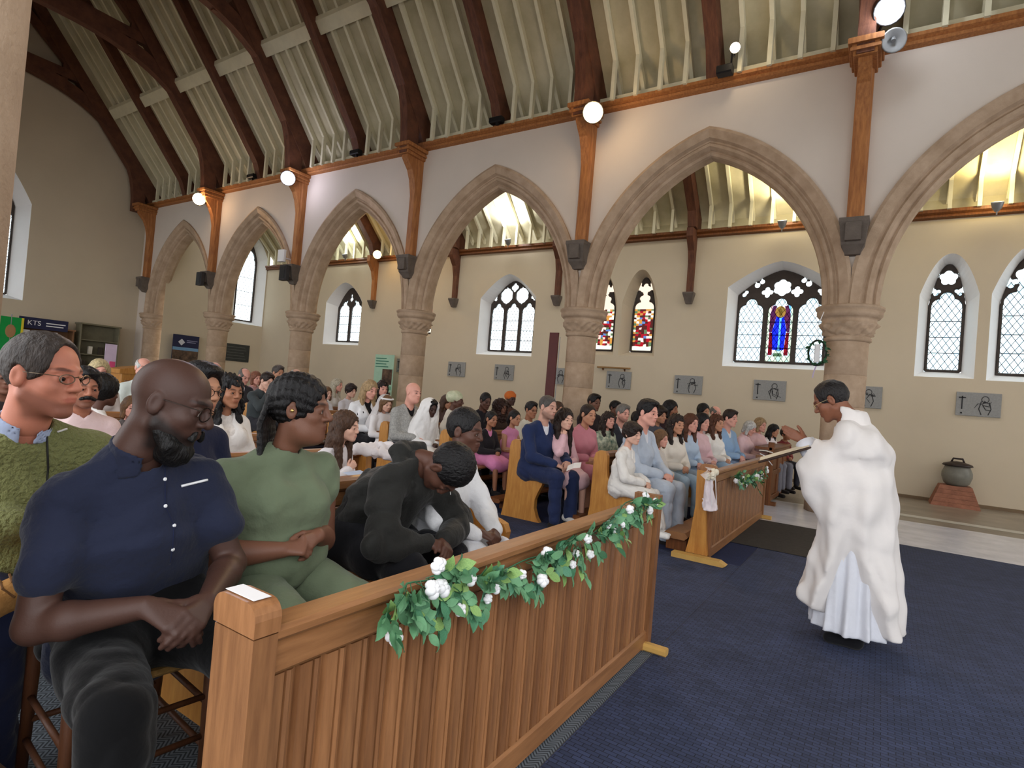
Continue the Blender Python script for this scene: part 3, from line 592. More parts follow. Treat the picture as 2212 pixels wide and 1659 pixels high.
# ---- head (origin at eye level between the ears, +x is the face)
HEADS = {}
def head(kind, h):
    key = (kind, h)
    if key in HEADS: return HEADS[key]
    m = kind[0] == 'm'; c = kind[0] == 'c'
    s = SDF((-.15, -.11, -.25), (.14, .11, .14), h); K = .014
    s.ell((-.012, 0, .032), (.096, .077, .086), K); s.ell((.022, 0, -.03), (.066, .061 if not c else .064, .083 if not c else .072), .02)
    jw = .056 if m else .049
    chin = -.101 if not c else -.09
    for q in (-1, 1):
        s.cap((.0, q*jw, -.055), (.060, q*.016, chin+.004), .021, .018, .02); s.ell((.052, q*.036, -.026), (.026, .024, .022), .02)
        s.cap((.085, 0, .022), (.070, q*.042, .022), .011 if m else .009, .008, .014)
    s.ell((.070, 0, chin), (.018, .022, .017), .016); s.ell((.061, 0, -.058), (.027, .033, .032), .018)
    if 'fat' in kind: s.ell((.02, 0, -.085), (.062, .066, .05), .03)
    for q in (-1, 1): s.ell((.099, q*.032, .003), (.022, .021, .0125), .012, 's')
    s.cap((.086, 0, .014), (.1045 if not c else .098, 0, -.026), .0085, .0125 if 'wide' not in kind else .0145, .010)
    for q in (-1, 1): s.ell((.093, q*(.013 if 'wide' not in kind else .018), -.031), (.012, .0085, .008), .008)
    s.ell((.0855, 0, -.0565), (.0095, .024, .0062), .007); s.ell((.0845, 0, -.0672), (.0100, .021, .0070), .007)
    s.cap((.098, -.028, -.0617), (.098, .028, -.0617), .003, .003, .003, op='s')
    for q in (-1, 1):   # lids and ears
        s.ell((.0735, q*.032, .002), (.0135, .0155, .0125), .004); s.cap((.0845, q*.020, .0075), (.080, q*.043, .0062), .0046, .0046, .004); s.cap((.083, q*.021, -.0065), (.079, q*.042, -.0055), .0034, .0034, .004)
        s.ell((-.010, q*.079, -.004), (.019, .0075, .031), .006, rot=rotm((0, 0, 1), q*-18)); s.ell((-.006, q*.088, -.001), (.010, .006, .018), .004, 's')
    nr = .059 if m else (.047 if not c else .042)
    s.cap((-.022, 0, -.05), (-.040, 0, -.135), nr, nr, .03)
    v, q = s.nets(); x, y, z = v.T; ay = np.abs(y)
    col = np.ones((len(v), 3), np.float32)
    def soft(d, w): return np.clip(.5-d/w, 0, 1)[:, None]
    lip = soft(np.maximum(np.hypot(y/.0225, (z+.062)/.0105)-1, -(x-.078)*40)*.02, .006); col *= 1-lip*V(.10, .27, .24)
    brow = soft(np.maximum(np.hypot((ay-.032)/.021, (z-.0235-.0035*np.sin((ay-.012)*60))/.0052)-1, -(x-.055)*40)*.012, .006); col *= 1-brow*V(.72, .74, .74)
    eye = soft(np.maximum(np.hypot((ay-.032)/.0135, (z-.0015)/.0058)-1, -(x-.07)*60)*.01, .005)
    if h > .005: col *= 1-eye*V(.8, .78, .75)
    nos = soft(np.hypot(ay-.009, np.hypot(z+.039, x-.097))-.0045, .004); col *= 1-nos*.6
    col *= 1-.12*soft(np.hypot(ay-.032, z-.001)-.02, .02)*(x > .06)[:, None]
    if 'beard' in kind:
        bd = np.clip((-.030-z+.5*(np.clip(x, 0, .1)-.02)*-1)/.02, 0, 1)*np.clip((x+.02)/.02, 0, 1)*np.clip((z+.135)/.02, 0, 1)
        bd = np.maximum(bd*(1-soft(np.hypot(y/.03, (z+.062)/.014)-1, .3)[:, 0]), 0); col *= 1-bd[:, None]*(.45 if 'beardl' in kind else .8)
    HEADS[key] = (v, q, col); return HEADS[key]
# ---- hair templates in head space
HAIRS = {}
def hair(style, h, mir=1):
    key = (style, h, mir)
    if key in HAIRS: return HAIRS[key]
    lo, hi = (-.26, -.24, -.55), (.17, .24, .24)
    s = SDF(lo, hi, h); F = lambda t=0, zc=-.03: s.ell((.105, 0, zc), (.088-t, .070-t, .108), .008, 's')
    def cap_(t, tz=None): s.ell((-.016, 0, .034), (.098+t, .078+t, .089+(tz or t)), .01)
    def ears():
        for q in (-1, 1): s.ell((-.008, q*.085, -.005), (.024, .022, .036), .004, 's')
    st = style.split('_')[0]
    if st == 'short':
        cap_(.010, .016); s.ell((.03, 0, .098), (.07, .062, .03), .02); F(); s.plane((.045, 0, .005), (.55, 0, -1), k=.008); ears(); folds(s, .003, 1, 140)
    elif st == 'buzz':
        cap_(.0035, .005); F(0, -.03); s.plane((.045, 0, .01), (.55, 0, -1), k=.004); ears()
    elif st == 'afrotop':
        cap_(.005, .016); F(0, -.03); s.plane((.045, 0, .01), (.5, 0, -1), k=.004); ears(); folds(s, .0015, 3, 420)
    elif st == 'afro':
        s.ell((-.03, 0, .045), (.125, .115, .12), .01); F(); s.plane((.0, 0, -.06), (.5, 0, -1), k=.01); folds(s, .004, 3, 300)
    elif st == 'ring':
        cap_(.006); F(); s.plane((.045, 0, .0), (.5, 0, -1)); s.ell((.035, 0, .09), (.11, .068, .07), .01, 's'); ears()
    elif st == 'receding':
        cap_(.007, .010); s.ell((.112, 0, .0), (.10, .068, .118), .008, 's'); s.plane((.04, 0, .0), (.55, 0, -1), k=.004); ears(); folds(s, .0015, 2, 200)
    elif st == 'curtain':     # boy's full fringe
        cap_(.018, .024); s.ell((.05, 0, .075), (.062, .07, .036), .02); F(.004, -.055); s.plane((.02, 0, -.03), (.55, 0, -1), k=.008); folds(s, .004, 5, 110)
    elif st in ('long', 'curly', 'half'):
        cap_(.012, .012); F(.002, -.045)
        L = -.40 if st == 'long' else -.34; a = .0 if st == 'long' else .012
        for q in (-1, 1):
            s.cap((-.02, q*.075, .03), (-.01, q*.088, -.10), .030, .036, .03); s.cap((-.01, q*.088, -.10), (.05, q*.085, L), .036, .020, .03)
            s.cap((-.06, q*.05, .0), (-.08, q*.06, -.20), .05, .045, .03)
        s.cap((-.075, 0, .02), (-.09, 0, -.22), .06, .055, .03); s.ell((.105, 0, -.05), (.088, .058, .10), .01, 's'); s.cap((-.02, 0, -.1), (-.04, 0, -.5), .05, .07, .0, op='s')
        folds(s, .004+a*.6, 6, 120 if st == 'long' else 85, 0)
    elif st == 'bob':
        cap_(.014, .014); F(.002, -.045)
        for q in (-1, 1): s.cap((-.01, q*.078, .02), (.012, q*.078, -.11), .03, .026, .03)
        s.cap((-.07, 0, .02), (-.075, 0, -.09), .055, .05, .03); s.ell((.105, 0, -.05), (.088, .062, .11), .01, 's'); folds(s, .003, 8, 120, 0)
    elif st == 'tied':
        cap_(.006, .008); F(); s.plane((.03, 0, -.02), (.6, 0, -1), k=.006); ears(); s.cap((-.10, 0, .0), (-.13, 0, -.06), .035, .03, .03); s.cap((-.12, 0, -.04), (-.10, .03, -.24), .028, .014, .02); folds(s, .002, 4, 160)
    elif st == 'big':         # large curly mass
        s.ell((-.04, 0, .03), (.13, .14, .125), .01); s.cap((-.05, 0, 0), (-.05, 0, -.2), .12, .13, .05, lat=V(0, 1, 0), kl=1.15); s.ell((.115, 0, -.05), (.088, .06, .10), .01, 's'); folds(s, .012, 9, 120, .8)
    elif st == 'braids':
        cap_(.008, .012); F(); s.plane((.03, 0, -.03), (.6, 0, -1), k=.006); ears()
        s.func(lambda D, x, y, z: D-.006*np.abs(np.sin(np.arctan2(y, z+.02+.0*x)*9+x*4))-.002*np.sin(x*260))
        r = random.Random(3)
        for k in range(11):
            a = -1.2+2.4*k/10; y0 = .062*math.sin(a); z0 = .02+.05*math.cos(a)
            p = [V(-.095, y0, z0), V(-.118, y0*1.15, -.06), V(-.105, y0*1.4+.01*r.random(), -.17), V(-.085, y0*1.5, -.27-.04*r.random())]
            for i in range(3):
                n = 5
                for j in range(n): s.cap(p[i]+(p[i+1]-p[i])*j/n, p[i]+(p[i+1]-p[i])*(j+.8)/n, .0125, .0095, .002)
    elif st == 'wrap':        # head scarf
        s.ell((-.04, 0, .055), (.125, .10, .098), .02); s.ell((-.10, 0, .05), (.06, .07, .06), .03); F(.0, -.055); s.plane((.03, 0, -.0), (.5, 0, -1), k=.01); folds(s, .005, 10, 60)
    elif st == 'hood':        # communion veil over head and shoulders
        s.ell((-.02, 0, .04), (.118, .10, .105), .02); s.cap((-.03, 0, .0), (-.05, 0, -.42), .11, .20, .06, lat=V(0, 1, 0), kl=1.25)
        s.cap((.06, 0, .03), (.13, 0, -.09), .058, .052, .02, op='s'); s.cap((.10, 0, -.05), (.12, 0, -.13), .05, .03, .02, op='s'); folds(s, .006, 11, 40, .2)
    elif st == 'veil':        # short veil hanging behind
        s.ell((-.035, 0, .04), (.10, .095, .098), .02); s.cap((-.06, 0, .0), (-.08, .0, -.36), .08, .15, .06, lat=V(0, 1, 0), kl=1.3); s.ell((.10, 0, -.02), (.11, .085, .13), .02, 's'); s.cap((.02, 0, -.06), (.05, 0, -.5), .09, .16, .02, op='s'); folds(s, .004, 12, 50, .2)
    elif st == 'band':        # wreath of small white flowers
        r = random.Random(2)
        for k in range(26):
            a = 2*math.pi*k/26; s.ell((-.012+.098*math.cos(a), .086*math.sin(a), .078+.018*math.cos(a)), (.016, .016, .013+.004*r.random()), .004)
    v, q = s.nets()
    HAIRS[key] = mesh_np('hair', v, q); return HAIRS[key]
# ---- hands
FL = [(.040, .025, .020), (.044, .028, .021), (.041, .026, .020), (.032, .020, .018)]
def hand(s, P, f, n, side, curl=(35, 45, 25), spread=4, thumb=(35, 20), k=1., rmin=0):
    """P wrist, f towards fingers, n out of the back of the hand, side +1 left / -1 right"""
    f = nrm(f); n = nrm(n-f*(n@f)); l = np.cross(n, f)*(-side); R = lambda r: max(r*k, rmin)
    off = [.026, .009, -.008, -.024]
    for i in range(4):
        b = P+k*(f*(.086-.004*abs(i-1.2))+l*off[i]); s.cap(P+k*(f*.012+l*off[i]*.45), b, R(.0155), R(.0115), .010)
        d = rotm(n, -side*spread*(1.5-i)*-1) @ f; ang = 0; p = b
        cu = curl[i] if hasattr(curl[0], '__len__') else curl
        for j in range(3):
            ang += cu[j]; dd = rotm(l, 0) @ (d*math.cos(math.radians(ang))-n*math.sin(math.radians(ang))); e = p+dd*FL[i][j]*k
            s.cap(p, e, R(.0098-.0009*j), R(.0092-.001*j), .003); p = e
    b = P+k*(f*.022+l*.022-n*.006); d1 = nrm(f*.72+l*.62-n*.25); p1 = b+d1*.036*k
    s.cap(P+k*f*.01, b, R(.016), R(.0155), .01); s.cap(b, p1, R(.0145), R(.0115), .008)
    d2 = nrm(rotm(n, side*thumb[0]) @ d1-n*math.sin(math.radians(thumb[1]))*.7); p2 = p1+d2*.031*k; s.cap(p1, p2, R(.0112), R(.0102), .004)
    d3 = nrm(d2+(f*.2-l*.15)); s.cap(p2, p2+d3*.024*k, R(.0102), R(.0085), .004)
def ik(S, W, L1, L2, hint):
    d = W-S; D = min(np.linalg.norm(d), (L1+L2)*.995); u = nrm(d); a = (L1*L1-L2*L2+D*D)/(2*D); hgt = math.sqrt(max(L1*L1-a*a, 1e-6))
    p = nrm(hint-u*(hint@u)); return S+u*a+p*hgt, S+u*D
def smooth_vq(vq, it=2, lam=.5):
    v, q = vq; e = np.concatenate([q[:, [0, 1]], q[:, [1, 2]], q[:, [2, 3]], q[:, [3, 0]]]); n = len(v)
    deg = np.bincount(e.ravel(), minlength=n).astype(np.float32)[:, None]
    for _ in range(it):
        a = np.stack([np.bincount(e[:, 0], v[e[:, 1], k], n)+np.bincount(e[:, 1], v[e[:, 0], k], n) for k in range(3)], 1)
        v = v+lam*(a/np.maximum(deg, 1)-v)
    return v, q
FIGS = {}
SPECS = dict(lean=4, side=0, twist=0, hy=0, hp=4, hr=0, fat=0, w=1, hs=1, bust=0, kind='m', sleeve=1, bottom='trousers', q='far', arms=None, stand=False, vneck=False, knees=.11, fold=.004, collar=1, seed=0, long=0, hunch=0, legs=None, armr=1, kneef=.43, shoes=True)
def figure(**kw):
    a = dict(SPECS); a.update(kw); key = repr(sorted((k, str(v)) for k, v in a.items()))
    if key in FIGS: return FIGS[key]
    near = a['q'] == 'near'; hs_ = .0047 if near else .0115; hc = .0085 if near else .015; hh = .0034 if near else .0068
    d = nrm(rotm((0, 1, 0), a['lean']) @ rotm((1, 0, 0), a['side']) @ V(0, 0, 1)); l = rotm((0, 0, 1), a['twist']) @ V(0, 1, 0); l = nrm(l-d*(l@d)); f = np.cross(l, d)
    H = V(0, 0, .56) if not a['stand'] else V(0, 0, .93)
    C = H+.27*d; N = H+.49*d+f*a['hunch']; C = C-f*a['hunch']*.25; fat = a['fat']
    Hd = rotm((0, 0, 1), a['twist']+a['hy']) @ rotm((0, 1, 0), a['hp']) @ rotm((1, 0, 0), a['hr'])
    hsz = a['hs']; hc0 = N+nrm(d*1.0+f*.10+V(0, 0, .3))*.055 - Hd @ V(-.048, 0, -.125)*hsz
    S = [N+q*.165*a['w']*l-.080*d for q in (1, -1)]
    arms = a['arms'] or [None, None]; J = []
    for i, q in enumerate((1, -1)):
        t = arms[i] or {}; W = V(*t.get('w', (.30, q*.055, .70))); hint = V(*t.get('e', (-.35, q*.55, -.6)))
        E, W = ik(S[i], W, .285, .255, hint); J.append((E, W, t))
    kn = []; an = []
    for i, q in enumerate((1, -1)):
        if a['legs']: kn.append(V(*a['legs'][i][0])); an.append(V(*a['legs'][i][1]))
        elif a['stand']: kn.append(V(.01, q*.10, .49)); an.append(V(-.03, q*.10, .09))
        else: kn.append(V(a['kneef'], q*a['knees'], .53)); an.append(V(a['kneef']+.02, q*a['knees'], .09))
    # --- skin: arms, hands, slim core under the clothes, legs
    pts = np.array([H, N, *S, *kn, *an]+[p for j in J for p in j[:2]]); lo, hi = pts.min(0)-.14, pts.max(0)+.14
    lo[2] = max(lo[2], 0)
    legs_bare = a['bottom'] in ('skirt', 'shorts')
    if near and not legs_bare: lo[2] = max(lo[2], .44)
    s = SDF(lo-V(.08, .08, 0), hi+V(.12, .08, 0), hs_); ar = a['armr']
    s.cap(H, C, .07, .075, .03); s.cap(C, N, .07, .05, .03); s.cap(N-.05*d, hc0-Hd @ V(.03, 0, .10)*hsz, .056 if a['kind'][0] == 'm' else .045, .052 if a['kind'][0] == 'm' else .042, .03)
    for i, q in enumerate((1, -1)):
        E, W, t = J[i]; s.cap(N-.05*d, S[i], .05, .048, .03); u1 = .78 if a['sleeve'] >= .1 else 1; u2 = .78 if a['sleeve'] >= 1 else 1; s.cap(S[i], S[i]+(E-S[i])*(.55 if a['sleeve'] > .3 else .3), .050*ar*u1, .047*ar*u1, .02); s.cap(S[i]+(E-S[i])*(.6 if a['sleeve'] > .3 else .3), E, .047*ar*u2, .039*ar*u2, .02)
        m = E+(W-E)*.3; s.cap(E, m, .039*ar*u2, .041*ar*u2, .015); s.cap(m, W, .041*ar*u2, .026*(.6+.4*ar), .015)
        fd = nrm(V(*t['f'])) if 'f' in t else nrm((W-E)*.6/np.linalg.norm(W-E)+V(.25, -q*.6, -.25)); nn = V(*t['n']) if 'n' in t else V(.15, q*.25, 1.)
        hand(s, W, fd, nn, q, t.get('curl', (38, 48, 28)), t.get('spread', 3), t.get('thumb', (30, 25)), .97 if a['kind'][0] == 'm' else .9, .006 if not near else 0)
        if legs_bare or not near:
            s.cap(H+q*.08*l, kn[i], .075, .055, .03); s.cap(kn[i], an[i], .05, .036, .02); s.ell(kn[i]+V(.01, 0, 0), (.055, .052, .055), .02)
    bv, bq = s.nets(); bc = np.ones((len(bv), 3), np.float32)
    hv, hq, hcol = head(a['kind'], hh); hv = hv*hsz @ Hd.T+hc0
    body = (np.concatenate([bv, hv]), np.concatenate([bq, hq+len(bv)]), np.concatenate([bc, hcol]))
    bm = mesh_np('body', body[0], body[1]); ca = bm.color_attributes.new('Col', 'FLOAT_COLOR', 'POINT')
    ca.data.foreach_set('color', np.concatenate([body[2], np.ones((len(body[2]), 1))], 1).astype(np.float32).ravel())
    # --- top
    def top(th, sl, vneck, longer, amp, seed, nk=True):
        s = SDF(lo-V(.1, .1, .05), hi+V(.1, .1, .1), hc)
        s.cap(H+V(0, 0, .0)-d*(.02+longer), C, .128+fat+th, .118+fat*.9+th, .05, lat=l, kl=1.30); s.cap(C, N-.13*d, .114+.6*fat+th, .084+th, .05, lat=l, kl=1.36*a['w'])
        s.cap(S[0]-l*.02, S[1]+l*.02, .050+th, .050+th, .05); s.cap(N-.08*d, N+.0*d, .075+th, .058+th, .05)
        for i in (0, 1): s.cap(N-.015*d, S[i]+d*.01, .046+th, .044+th, .05)
        if fat > .02: s.ell(H+d*.12+f*(.05+fat), (.13+fat, .15+fat, .14), .06)
        if a['bust']:
            for q in (1, -1): s.ell(C+d*.06+f*(.085+.3*fat)+q*.075*l, (.07+a['bust'], .075+a['bust'], .075+a['bust']), .05)
        for i in (0, 1):
            E, W, t = J[i]; Ls = min(sl*2, 1)
            if sl > 0: s.cap(S[i], S[i]+(E-S[i])*Ls, .054*ar+th, (.055 if sl < 1 else .050)*ar+th, .03)
            if sl >= 1: s.cap(E, E+(W-E)*.97, .050*ar+th, .036*ar+th, .02)
        folds(s, amp, seed)
        nd = nrm(hc0-N); s.cap(N-.0*d+f*.008, N+nd*.16, (.060 if a['kind'][0] == 'm' else .050), .066, .006, op='s')
        if vneck: s.cap(N+f*.10+d*.05, C+f*.20-d*.06, .075, .012, .008, lat=f, kl=3., op='s')
        if a['collar'] and not vneck and a['collar'] > 1:
            pass
        return smooth_vq(s.nets(), 2 if near else 1)
    G = {}
    G['top'] = mesh_np('top', *top(.008, a['sleeve'], a['vneck'], a['long'], a['fold'], a['seed']))
    if a['vneck']: G['inner'] = mesh_np('shirt', *top(-.004, .3, False, 0, 0, 1))
    if a['collar'] > 1:
        nd = nrm(hc0-Hd @ V(.03, 0, .10)*hsz-N); nr = .060 if a['kind'][0] == 'm' else .05
        s = SDF(N-.16, N+.16, .006); s.cap(N-d*.03, N+nd*.045, nr+.020, nr+.012, .01); s.cap(N-d*.06, N+nd*.12, nr+.006, nr+.005, .004, op='s'); s.plane(tuple(N+nd*.05), tuple(nd)); s.plane(tuple(N-d*.035), tuple(-d+f*.35))
        s.cap(N+f*.10+nd*.09, N+f*.075-d*.03, .045, .012, .004, op='s'); G['collar'] = mesh_np('collar', *smooth_vq(s.nets(), 2))
    # --- bottom
    s = SDF(V(min(lo[0], -.25), lo[1]-.06, 0 if not near else .0), V(hi[0]+.06, hi[1]+.06, H[2]+.22), hc*1.1)
    s.cap(H-l*.05, H+l*.05, .130+fat*.9, .130+fat*.9, .04); s.cap(H+d*.10, H, .122+fat, .126+fat, .04, lat=l, kl=1.3)
    for i, q in enumerate((1, -1)):
        Hq = H+q*.085*l
        if a['bottom'] == 'skirt':
            s.cap(Hq, kn[i]-nrm(kn[i]-Hq)*.02, .100+fat*.7, .082+fat*.3, .09); s.cap((Hq+kn[0]+kn[1])/3, (kn[0]+kn[1])/2+V(-.03, 0, -.05), .10, .10, .08, lat=l, kl=1.5)
        elif a['bottom'] == 'gown':
            s.cap(Hq, kn[i], .10+fat, .08, .07); s.cap((kn[0]+kn[1])/2, (an[0]+an[1])/2+V(0, 0, .02), .10, .13, .06, lat=l, kl=1.3)
        else:
            th = fat*.55; s.cap(Hq, kn[i], .098+th, .071+th*.5, .03); s.cap(kn[i], an[i]+(kn[i]-an[i])*(.08 if a['bottom'] == 'trousers' else .75), .069+th*.5, .060, .025)
    folds(s, a['fold']*1.2, a['seed']+5, 26); s.plane((0, 0, .012), (0, 0, -1)); G['bottom'] = mesh_np('bottom', *s.nets())
    # --- shoes
    def shoe(i):
        A = an[i]; s = SDF((-.12, -.06, -.10), (.22, .06, .08), hc*.8)
        s.cap((-.01, 0, .03), (-.02, 0, -.03), .038, .042, .02); s.cap((-.03, 0, -.045), (.12, 0, -.055), .038, .036, .03, lat=V(0, 1, 0), kl=1.1); s.plane((0, 0, -.085), (0, 0, -1))
        return mesh_np('shoe', *s.nets())
    if a['shoes']: G['shoe'] = shoe(0)
    FIGS[key] = dict(body=bm, G=G, hc=hc0, Hd=Hd, an=an, hs=hsz, J=J, N=N, d=d, f=f, l=l, C=C, H=H, near=near, S=S); return FIGS[key]
EYE = MB().ball((0, 0, 0), .0125, 16, 12).mesh('eye', True); IRI = MB().lathe([(.0001, .0131), (.0070, .0113), (.0070, .0105)], n=14).mesh('iris', True)
EYEM = mat('eye_white', (186, 178, 172), .25, .02); IRIM = mat('iris_brown', (34, 22, 16), .2, .1)
def glasses_mesh(r=.021, t=.0016, round_=True):
    b = MB()
    for q in (-1, 1):
        b.tube([(.099-.25*(abs(r*math.cos(a)*1.1+.033)-.033)*1.0*(1 if True else 0), q*(.034+r*1.12*math.cos(a)), .0+r*(.92 if round_ else .72)*math.sin(a)) for a in [2*math.pi*k/18 for k in range(19)]], t, 5)
        b.tube([(.094, q*.057, .008), (.05, q*.074, .010), (-.012, q*.079, .010), (-.022, q*.079, -.01)], t*.9, 5)
    b.tube([(.101, -.012, .006), (.104, 0, .009), (.101, .012, .006)], t, 5); return b.mesh('glasses')
GLM = glasses_mesh(); GLM2 = glasses_mesh(.019, .0015, False)
def person(F, loc, rz, s, label, sk, hairs=(), top=None, bottom=None, inner=None, shoe=(30, 28, 28), names=('shirt', 'trousers', 'shirt_inner'), glasses=None, group=None, z=None, eyes=None, collar=None):
    root = empty('person', (loc[0], loc[1], .46*(1-s) if z is None else z), rz, label, 'person', group); root.scale = (s, s, s)
    P = {'root': root, 'F': F}
    P['body'] = obj('body', F['body'], skin(sk), root)
    P['top'] = obj(names[0], F['G']['top'], top if not isinstance(top, tuple) else fabric(top), root)
    if 'inner' in F['G']: P['inner'] = obj(names[2], F['G']['inner'], inner if not isinstance(inner, tuple) else fabric(inner or (230, 230, 232)), root)
    if 'collar' in F['G']: P['collar'] = obj('collar', F['G']['collar'], collar or P['top'].active_material, root)
    P['bottom'] = obj(names[1], F['G']['bottom'], bottom if not isinstance(bottom, tuple) else fabric(bottom), root)
    if 'shoe' in F['G']:
        for i in (0, 1): obj('shoe', F['G']['shoe'], fabric(shoe, .1), root, tuple(F['an'][i]))
    M4 = Matrix([[*(F['Hd'][i]*F['hs']), F['hc'][i]] for i in range(3)]+[[0, 0, 0, 1]]); P['M4'] = M4
    hq = .0052 if F['near'] else .0095
    for st, c in hairs:
        o = obj({'hood': 'veil', 'veil': 'veil', 'wrap': 'head_wrap', 'band': 'flower_wreath'}.get(st.split('_')[0], 'hair'), hair(st, hq), hairm(c) if st.split('_')[0] not in ('hood', 'veil', 'wrap', 'band') else c if not isinstance(c, tuple) else fabric(c), root, mtx=M4)
        P[st] = o
    if F['near'] if eyes is None else eyes:
        for q in (-1, 1):
            e = obj('eye', EYE, EYEM, root, mtx=M4 @ Matrix.Translation((.0754, q*.0315, .0002)))
            obj('iris', IRI, IRIM, e, mtx=Matrix.Rotation(math.radians(90), 4, 'Y') @ Matrix.Identity(4))
    if glasses: P['glasses'] = obj('glasses', GLM if glasses[1] else GLM2, mat('frame_%d' % glasses[0][0], glasses[0], .3, .05, metal=.6), root, mtx=M4)
    return P
def seat_at(px, py, X, F, rz=0, Y=None, s=None):
    """person placed so that the head centre lies on the photo ray at plane x = X (or y = Y); scale from the height above the pew seat"""
    p = onx(px, py, X) if Y is None else ony(px, py, Y); h = F['hc']
    s = (p[2]-.46)/(h[2]-.46) if s is None else s
    R = rotm((0, 0, 1), math.degrees(rz)); q = p-R @ (h*s); return (q[0], q[1]), s
# ================================================================== furniture and fittings
ROWB = [-2.42-1.05*k for k in range(9)]
ORD = ['front', 'second', 'third', 'fourth', 'fifth', 'sixth', 'seventh', 'eighth', 'ninth']
EP = [(-.08, .80), (-.062, .86), (-.02, .888), (.04, .882), (.068, .845), (.075, .70), (.09, .62), (.13, .577), (.30, .55), (.36, .53), (.385, .48), (.375, .42), (.335, .34), (.30, .25), (.30, .15), (.335, .06), (.38, 0), (-.13, 0), (-.11, .1), (-.085, .3)]
def prism_y(pts, y0, y1):
    m = MB(); n = len(pts); vs = [(x, y, z) for y in (y0, y1) for x, z in pts]
    return m.add(vs, [tuple(range(n)), tuple(range(2*n-1, n-1, -1))]+[(k, k+n, (k+1) % n+n, (k+1) % n) for k in range(n)])
ENDm = prism_y(EP, 0, .06).mesh('bench_end')
def pew(B, y0, y1, label, group):
    L = y1-y0; p = empty('pew', (B, y0, 0), label=label, cat='pew', group=group)
    obj('bench_end', ENDm, WOODL, p, (0, 0, 0)); obj('bench_end', ENDm, WOODL, p, (0, L-.06, 0))
    key = round(L, 3)
    if key not in PEWM:
        PEWM[key] = [('seat', MB().bbox((.0, .06, .425), (.36, L-.06, .46), .012).mesh('seat'), WOODH), ('top_rail', MB().bbox((-.06, .06, .80), (.02, L-.06, .87), .015).mesh('top_rail'), WOODH)]
        for k in range(4): PEWM[key].append(('back_plank', MB().bbox((-.05+.0, .06, .47+k*.082), (-.01, L-.06, .47+k*.082+.078), .006).mesh('back_plank'), WOODH))
        PEWM[key].append(('book_ledge', MB().bbox((-.2, .06, .72), (-.05, L-.06, .74), .006).mesh('book_ledge'), PEWDK))
        PEWM[key].append(('kneeler', MB().bbox((-.42, .1, .10), (-.22, L-.1, .15), .02).mesh('kneeler'), PEWDK)); PEWM[key] += [('kneeler_foot', MB().bbox((-.36, q_, .002), (-.28, q_+.06, .10)).mesh('kneeler_foot'), PEWDK) for q_ in (.3, L-.4)]
    for nm, me, m in PEWM[key]: obj(nm, me, m, p)
    return p
PEWM = {}
for k, B in enumerate(ROWB):
    pew(B, 5.55, 9.3, 'oak pew across the centre aisle, %s row counted from the sanctuary' % ORD[k], 'pews across the aisle')
    pew(B, 1.30 if k == 0 else .62, 3.28, 'oak pew on the near side of the aisle, %s row counted from the sanctuary' % ORD[k], 'pews on the near side')
# ---- frontal of the first pews: posts, rail, vertical boards
def frontal(X, y0, y1, ztop, label, big=True):
    p = empty('pew_frontal', (X, y0, 0), label=label, cat='pew front'); L = y1-y0; R = .035
    endp = []
    for cx, cz, a0 in ((-.13+.03, ztop+.06-.035, 180), (.01-.03, ztop+.06-.035, 90)):
        for t in range(5): a = math.radians(a0-t*22.5); endp.append((cx+.035*math.cos(a), cz+.035*math.sin(a)))
    endp += [(.012, .02), (-.13, .02)]
    for k, yy in enumerate((0, L-.058)):
        if k == 0:
            prism_y([(.012, .02), (-.13, .02), (-.13, ztop-.012), (.012, ztop-.012)][::-1], yy, yy+.058).build('end_board', WOOD, p)
            prism_y([(x*1.02, z) for x, z in endp[:10]]+[(.0145, ztop-.008), (-.1335, ztop-.008)], yy-.002, yy+.060).build('end_cap', WOOD2, p)
        else: prism_y([(x, min(z, ztop+.02)) for x, z in endp], yy, yy+.058).build('end_board', WOOD, p)
    MB().bbox((-.075, .058, ztop-.035), (.012, L-.058, ztop), .01).build('top_cap', WOODH, p)
    MB().bbox((-.06, .058, ztop-.115), (0, L-.058, ztop-.037), .012).build('top_rail', WOODH, p)
    MB().bbox((-.06, .058, .006), (0, L-.058, .105), .01).build('bottom_rail', WOODH, p)
    n = int((L-.116)/.075); wd = (L-.116)/n; z0, z1 = .105, ztop-.117
    sh = [0, .004]
    pr = [(0, -.05), (wd, -.05), (wd, -.022), (wd-.006, -.022), (wd-.010, -.012), (wd-.018, -.008), (wd-.026, -.012), (wd-.030, -.024), (wd-.034, -.010), (.008, -.010), (.003, -.022), (0, -.022)]
    pm = MB().add([(x, y, z) for z in (z0, z1) for y, x in pr], [tuple(range(len(pr)-1, -1, -1)), tuple(range(len(pr), 2*len(pr)))]+[(k, (k+1) % len(pr), (k+1) % len(pr)+len(pr), k+len(pr)) for k in range(len(pr))]).mesh('plank')
    for k in range(n): obj('plank', pm, [WOOD, WOOD2, WOOD3][(k*5) % 3], p, (0, .058+k*wd, 0))
    return p
WOOD2 = mat('oak_wood_b', (164, 114, 74), .38, .16, 5, .05, 40, stretch=(9, 9, .8), spec=.4, c2=(130, 87, 53)); WOOD3 = mat('oak_wood_c', (140, 95, 60), .38, .16, 5, .05, 40, stretch=(9, 9, .8), spec=.4, c2=(108, 70, 42))
fr1 = frontal(-1.06, .73, 3.33, .862, 'varnished oak pew front of vertical boards hung with a leafy white garland')
MB().bbox((.0, 2.50, .0), (.13, 2.56, .045), .012).build('foot', mat('pale_oak', (206, 164, 92), .4, .1, 5), fr1); MB().bbox((-.12, 2.50, .0), (.0, 2.56, .03), .006).build('foot', WOODL, fr1); MB().bbox((-.12, .0, 0), (.01, .06, .022)).build('foot', WOODL, fr1)
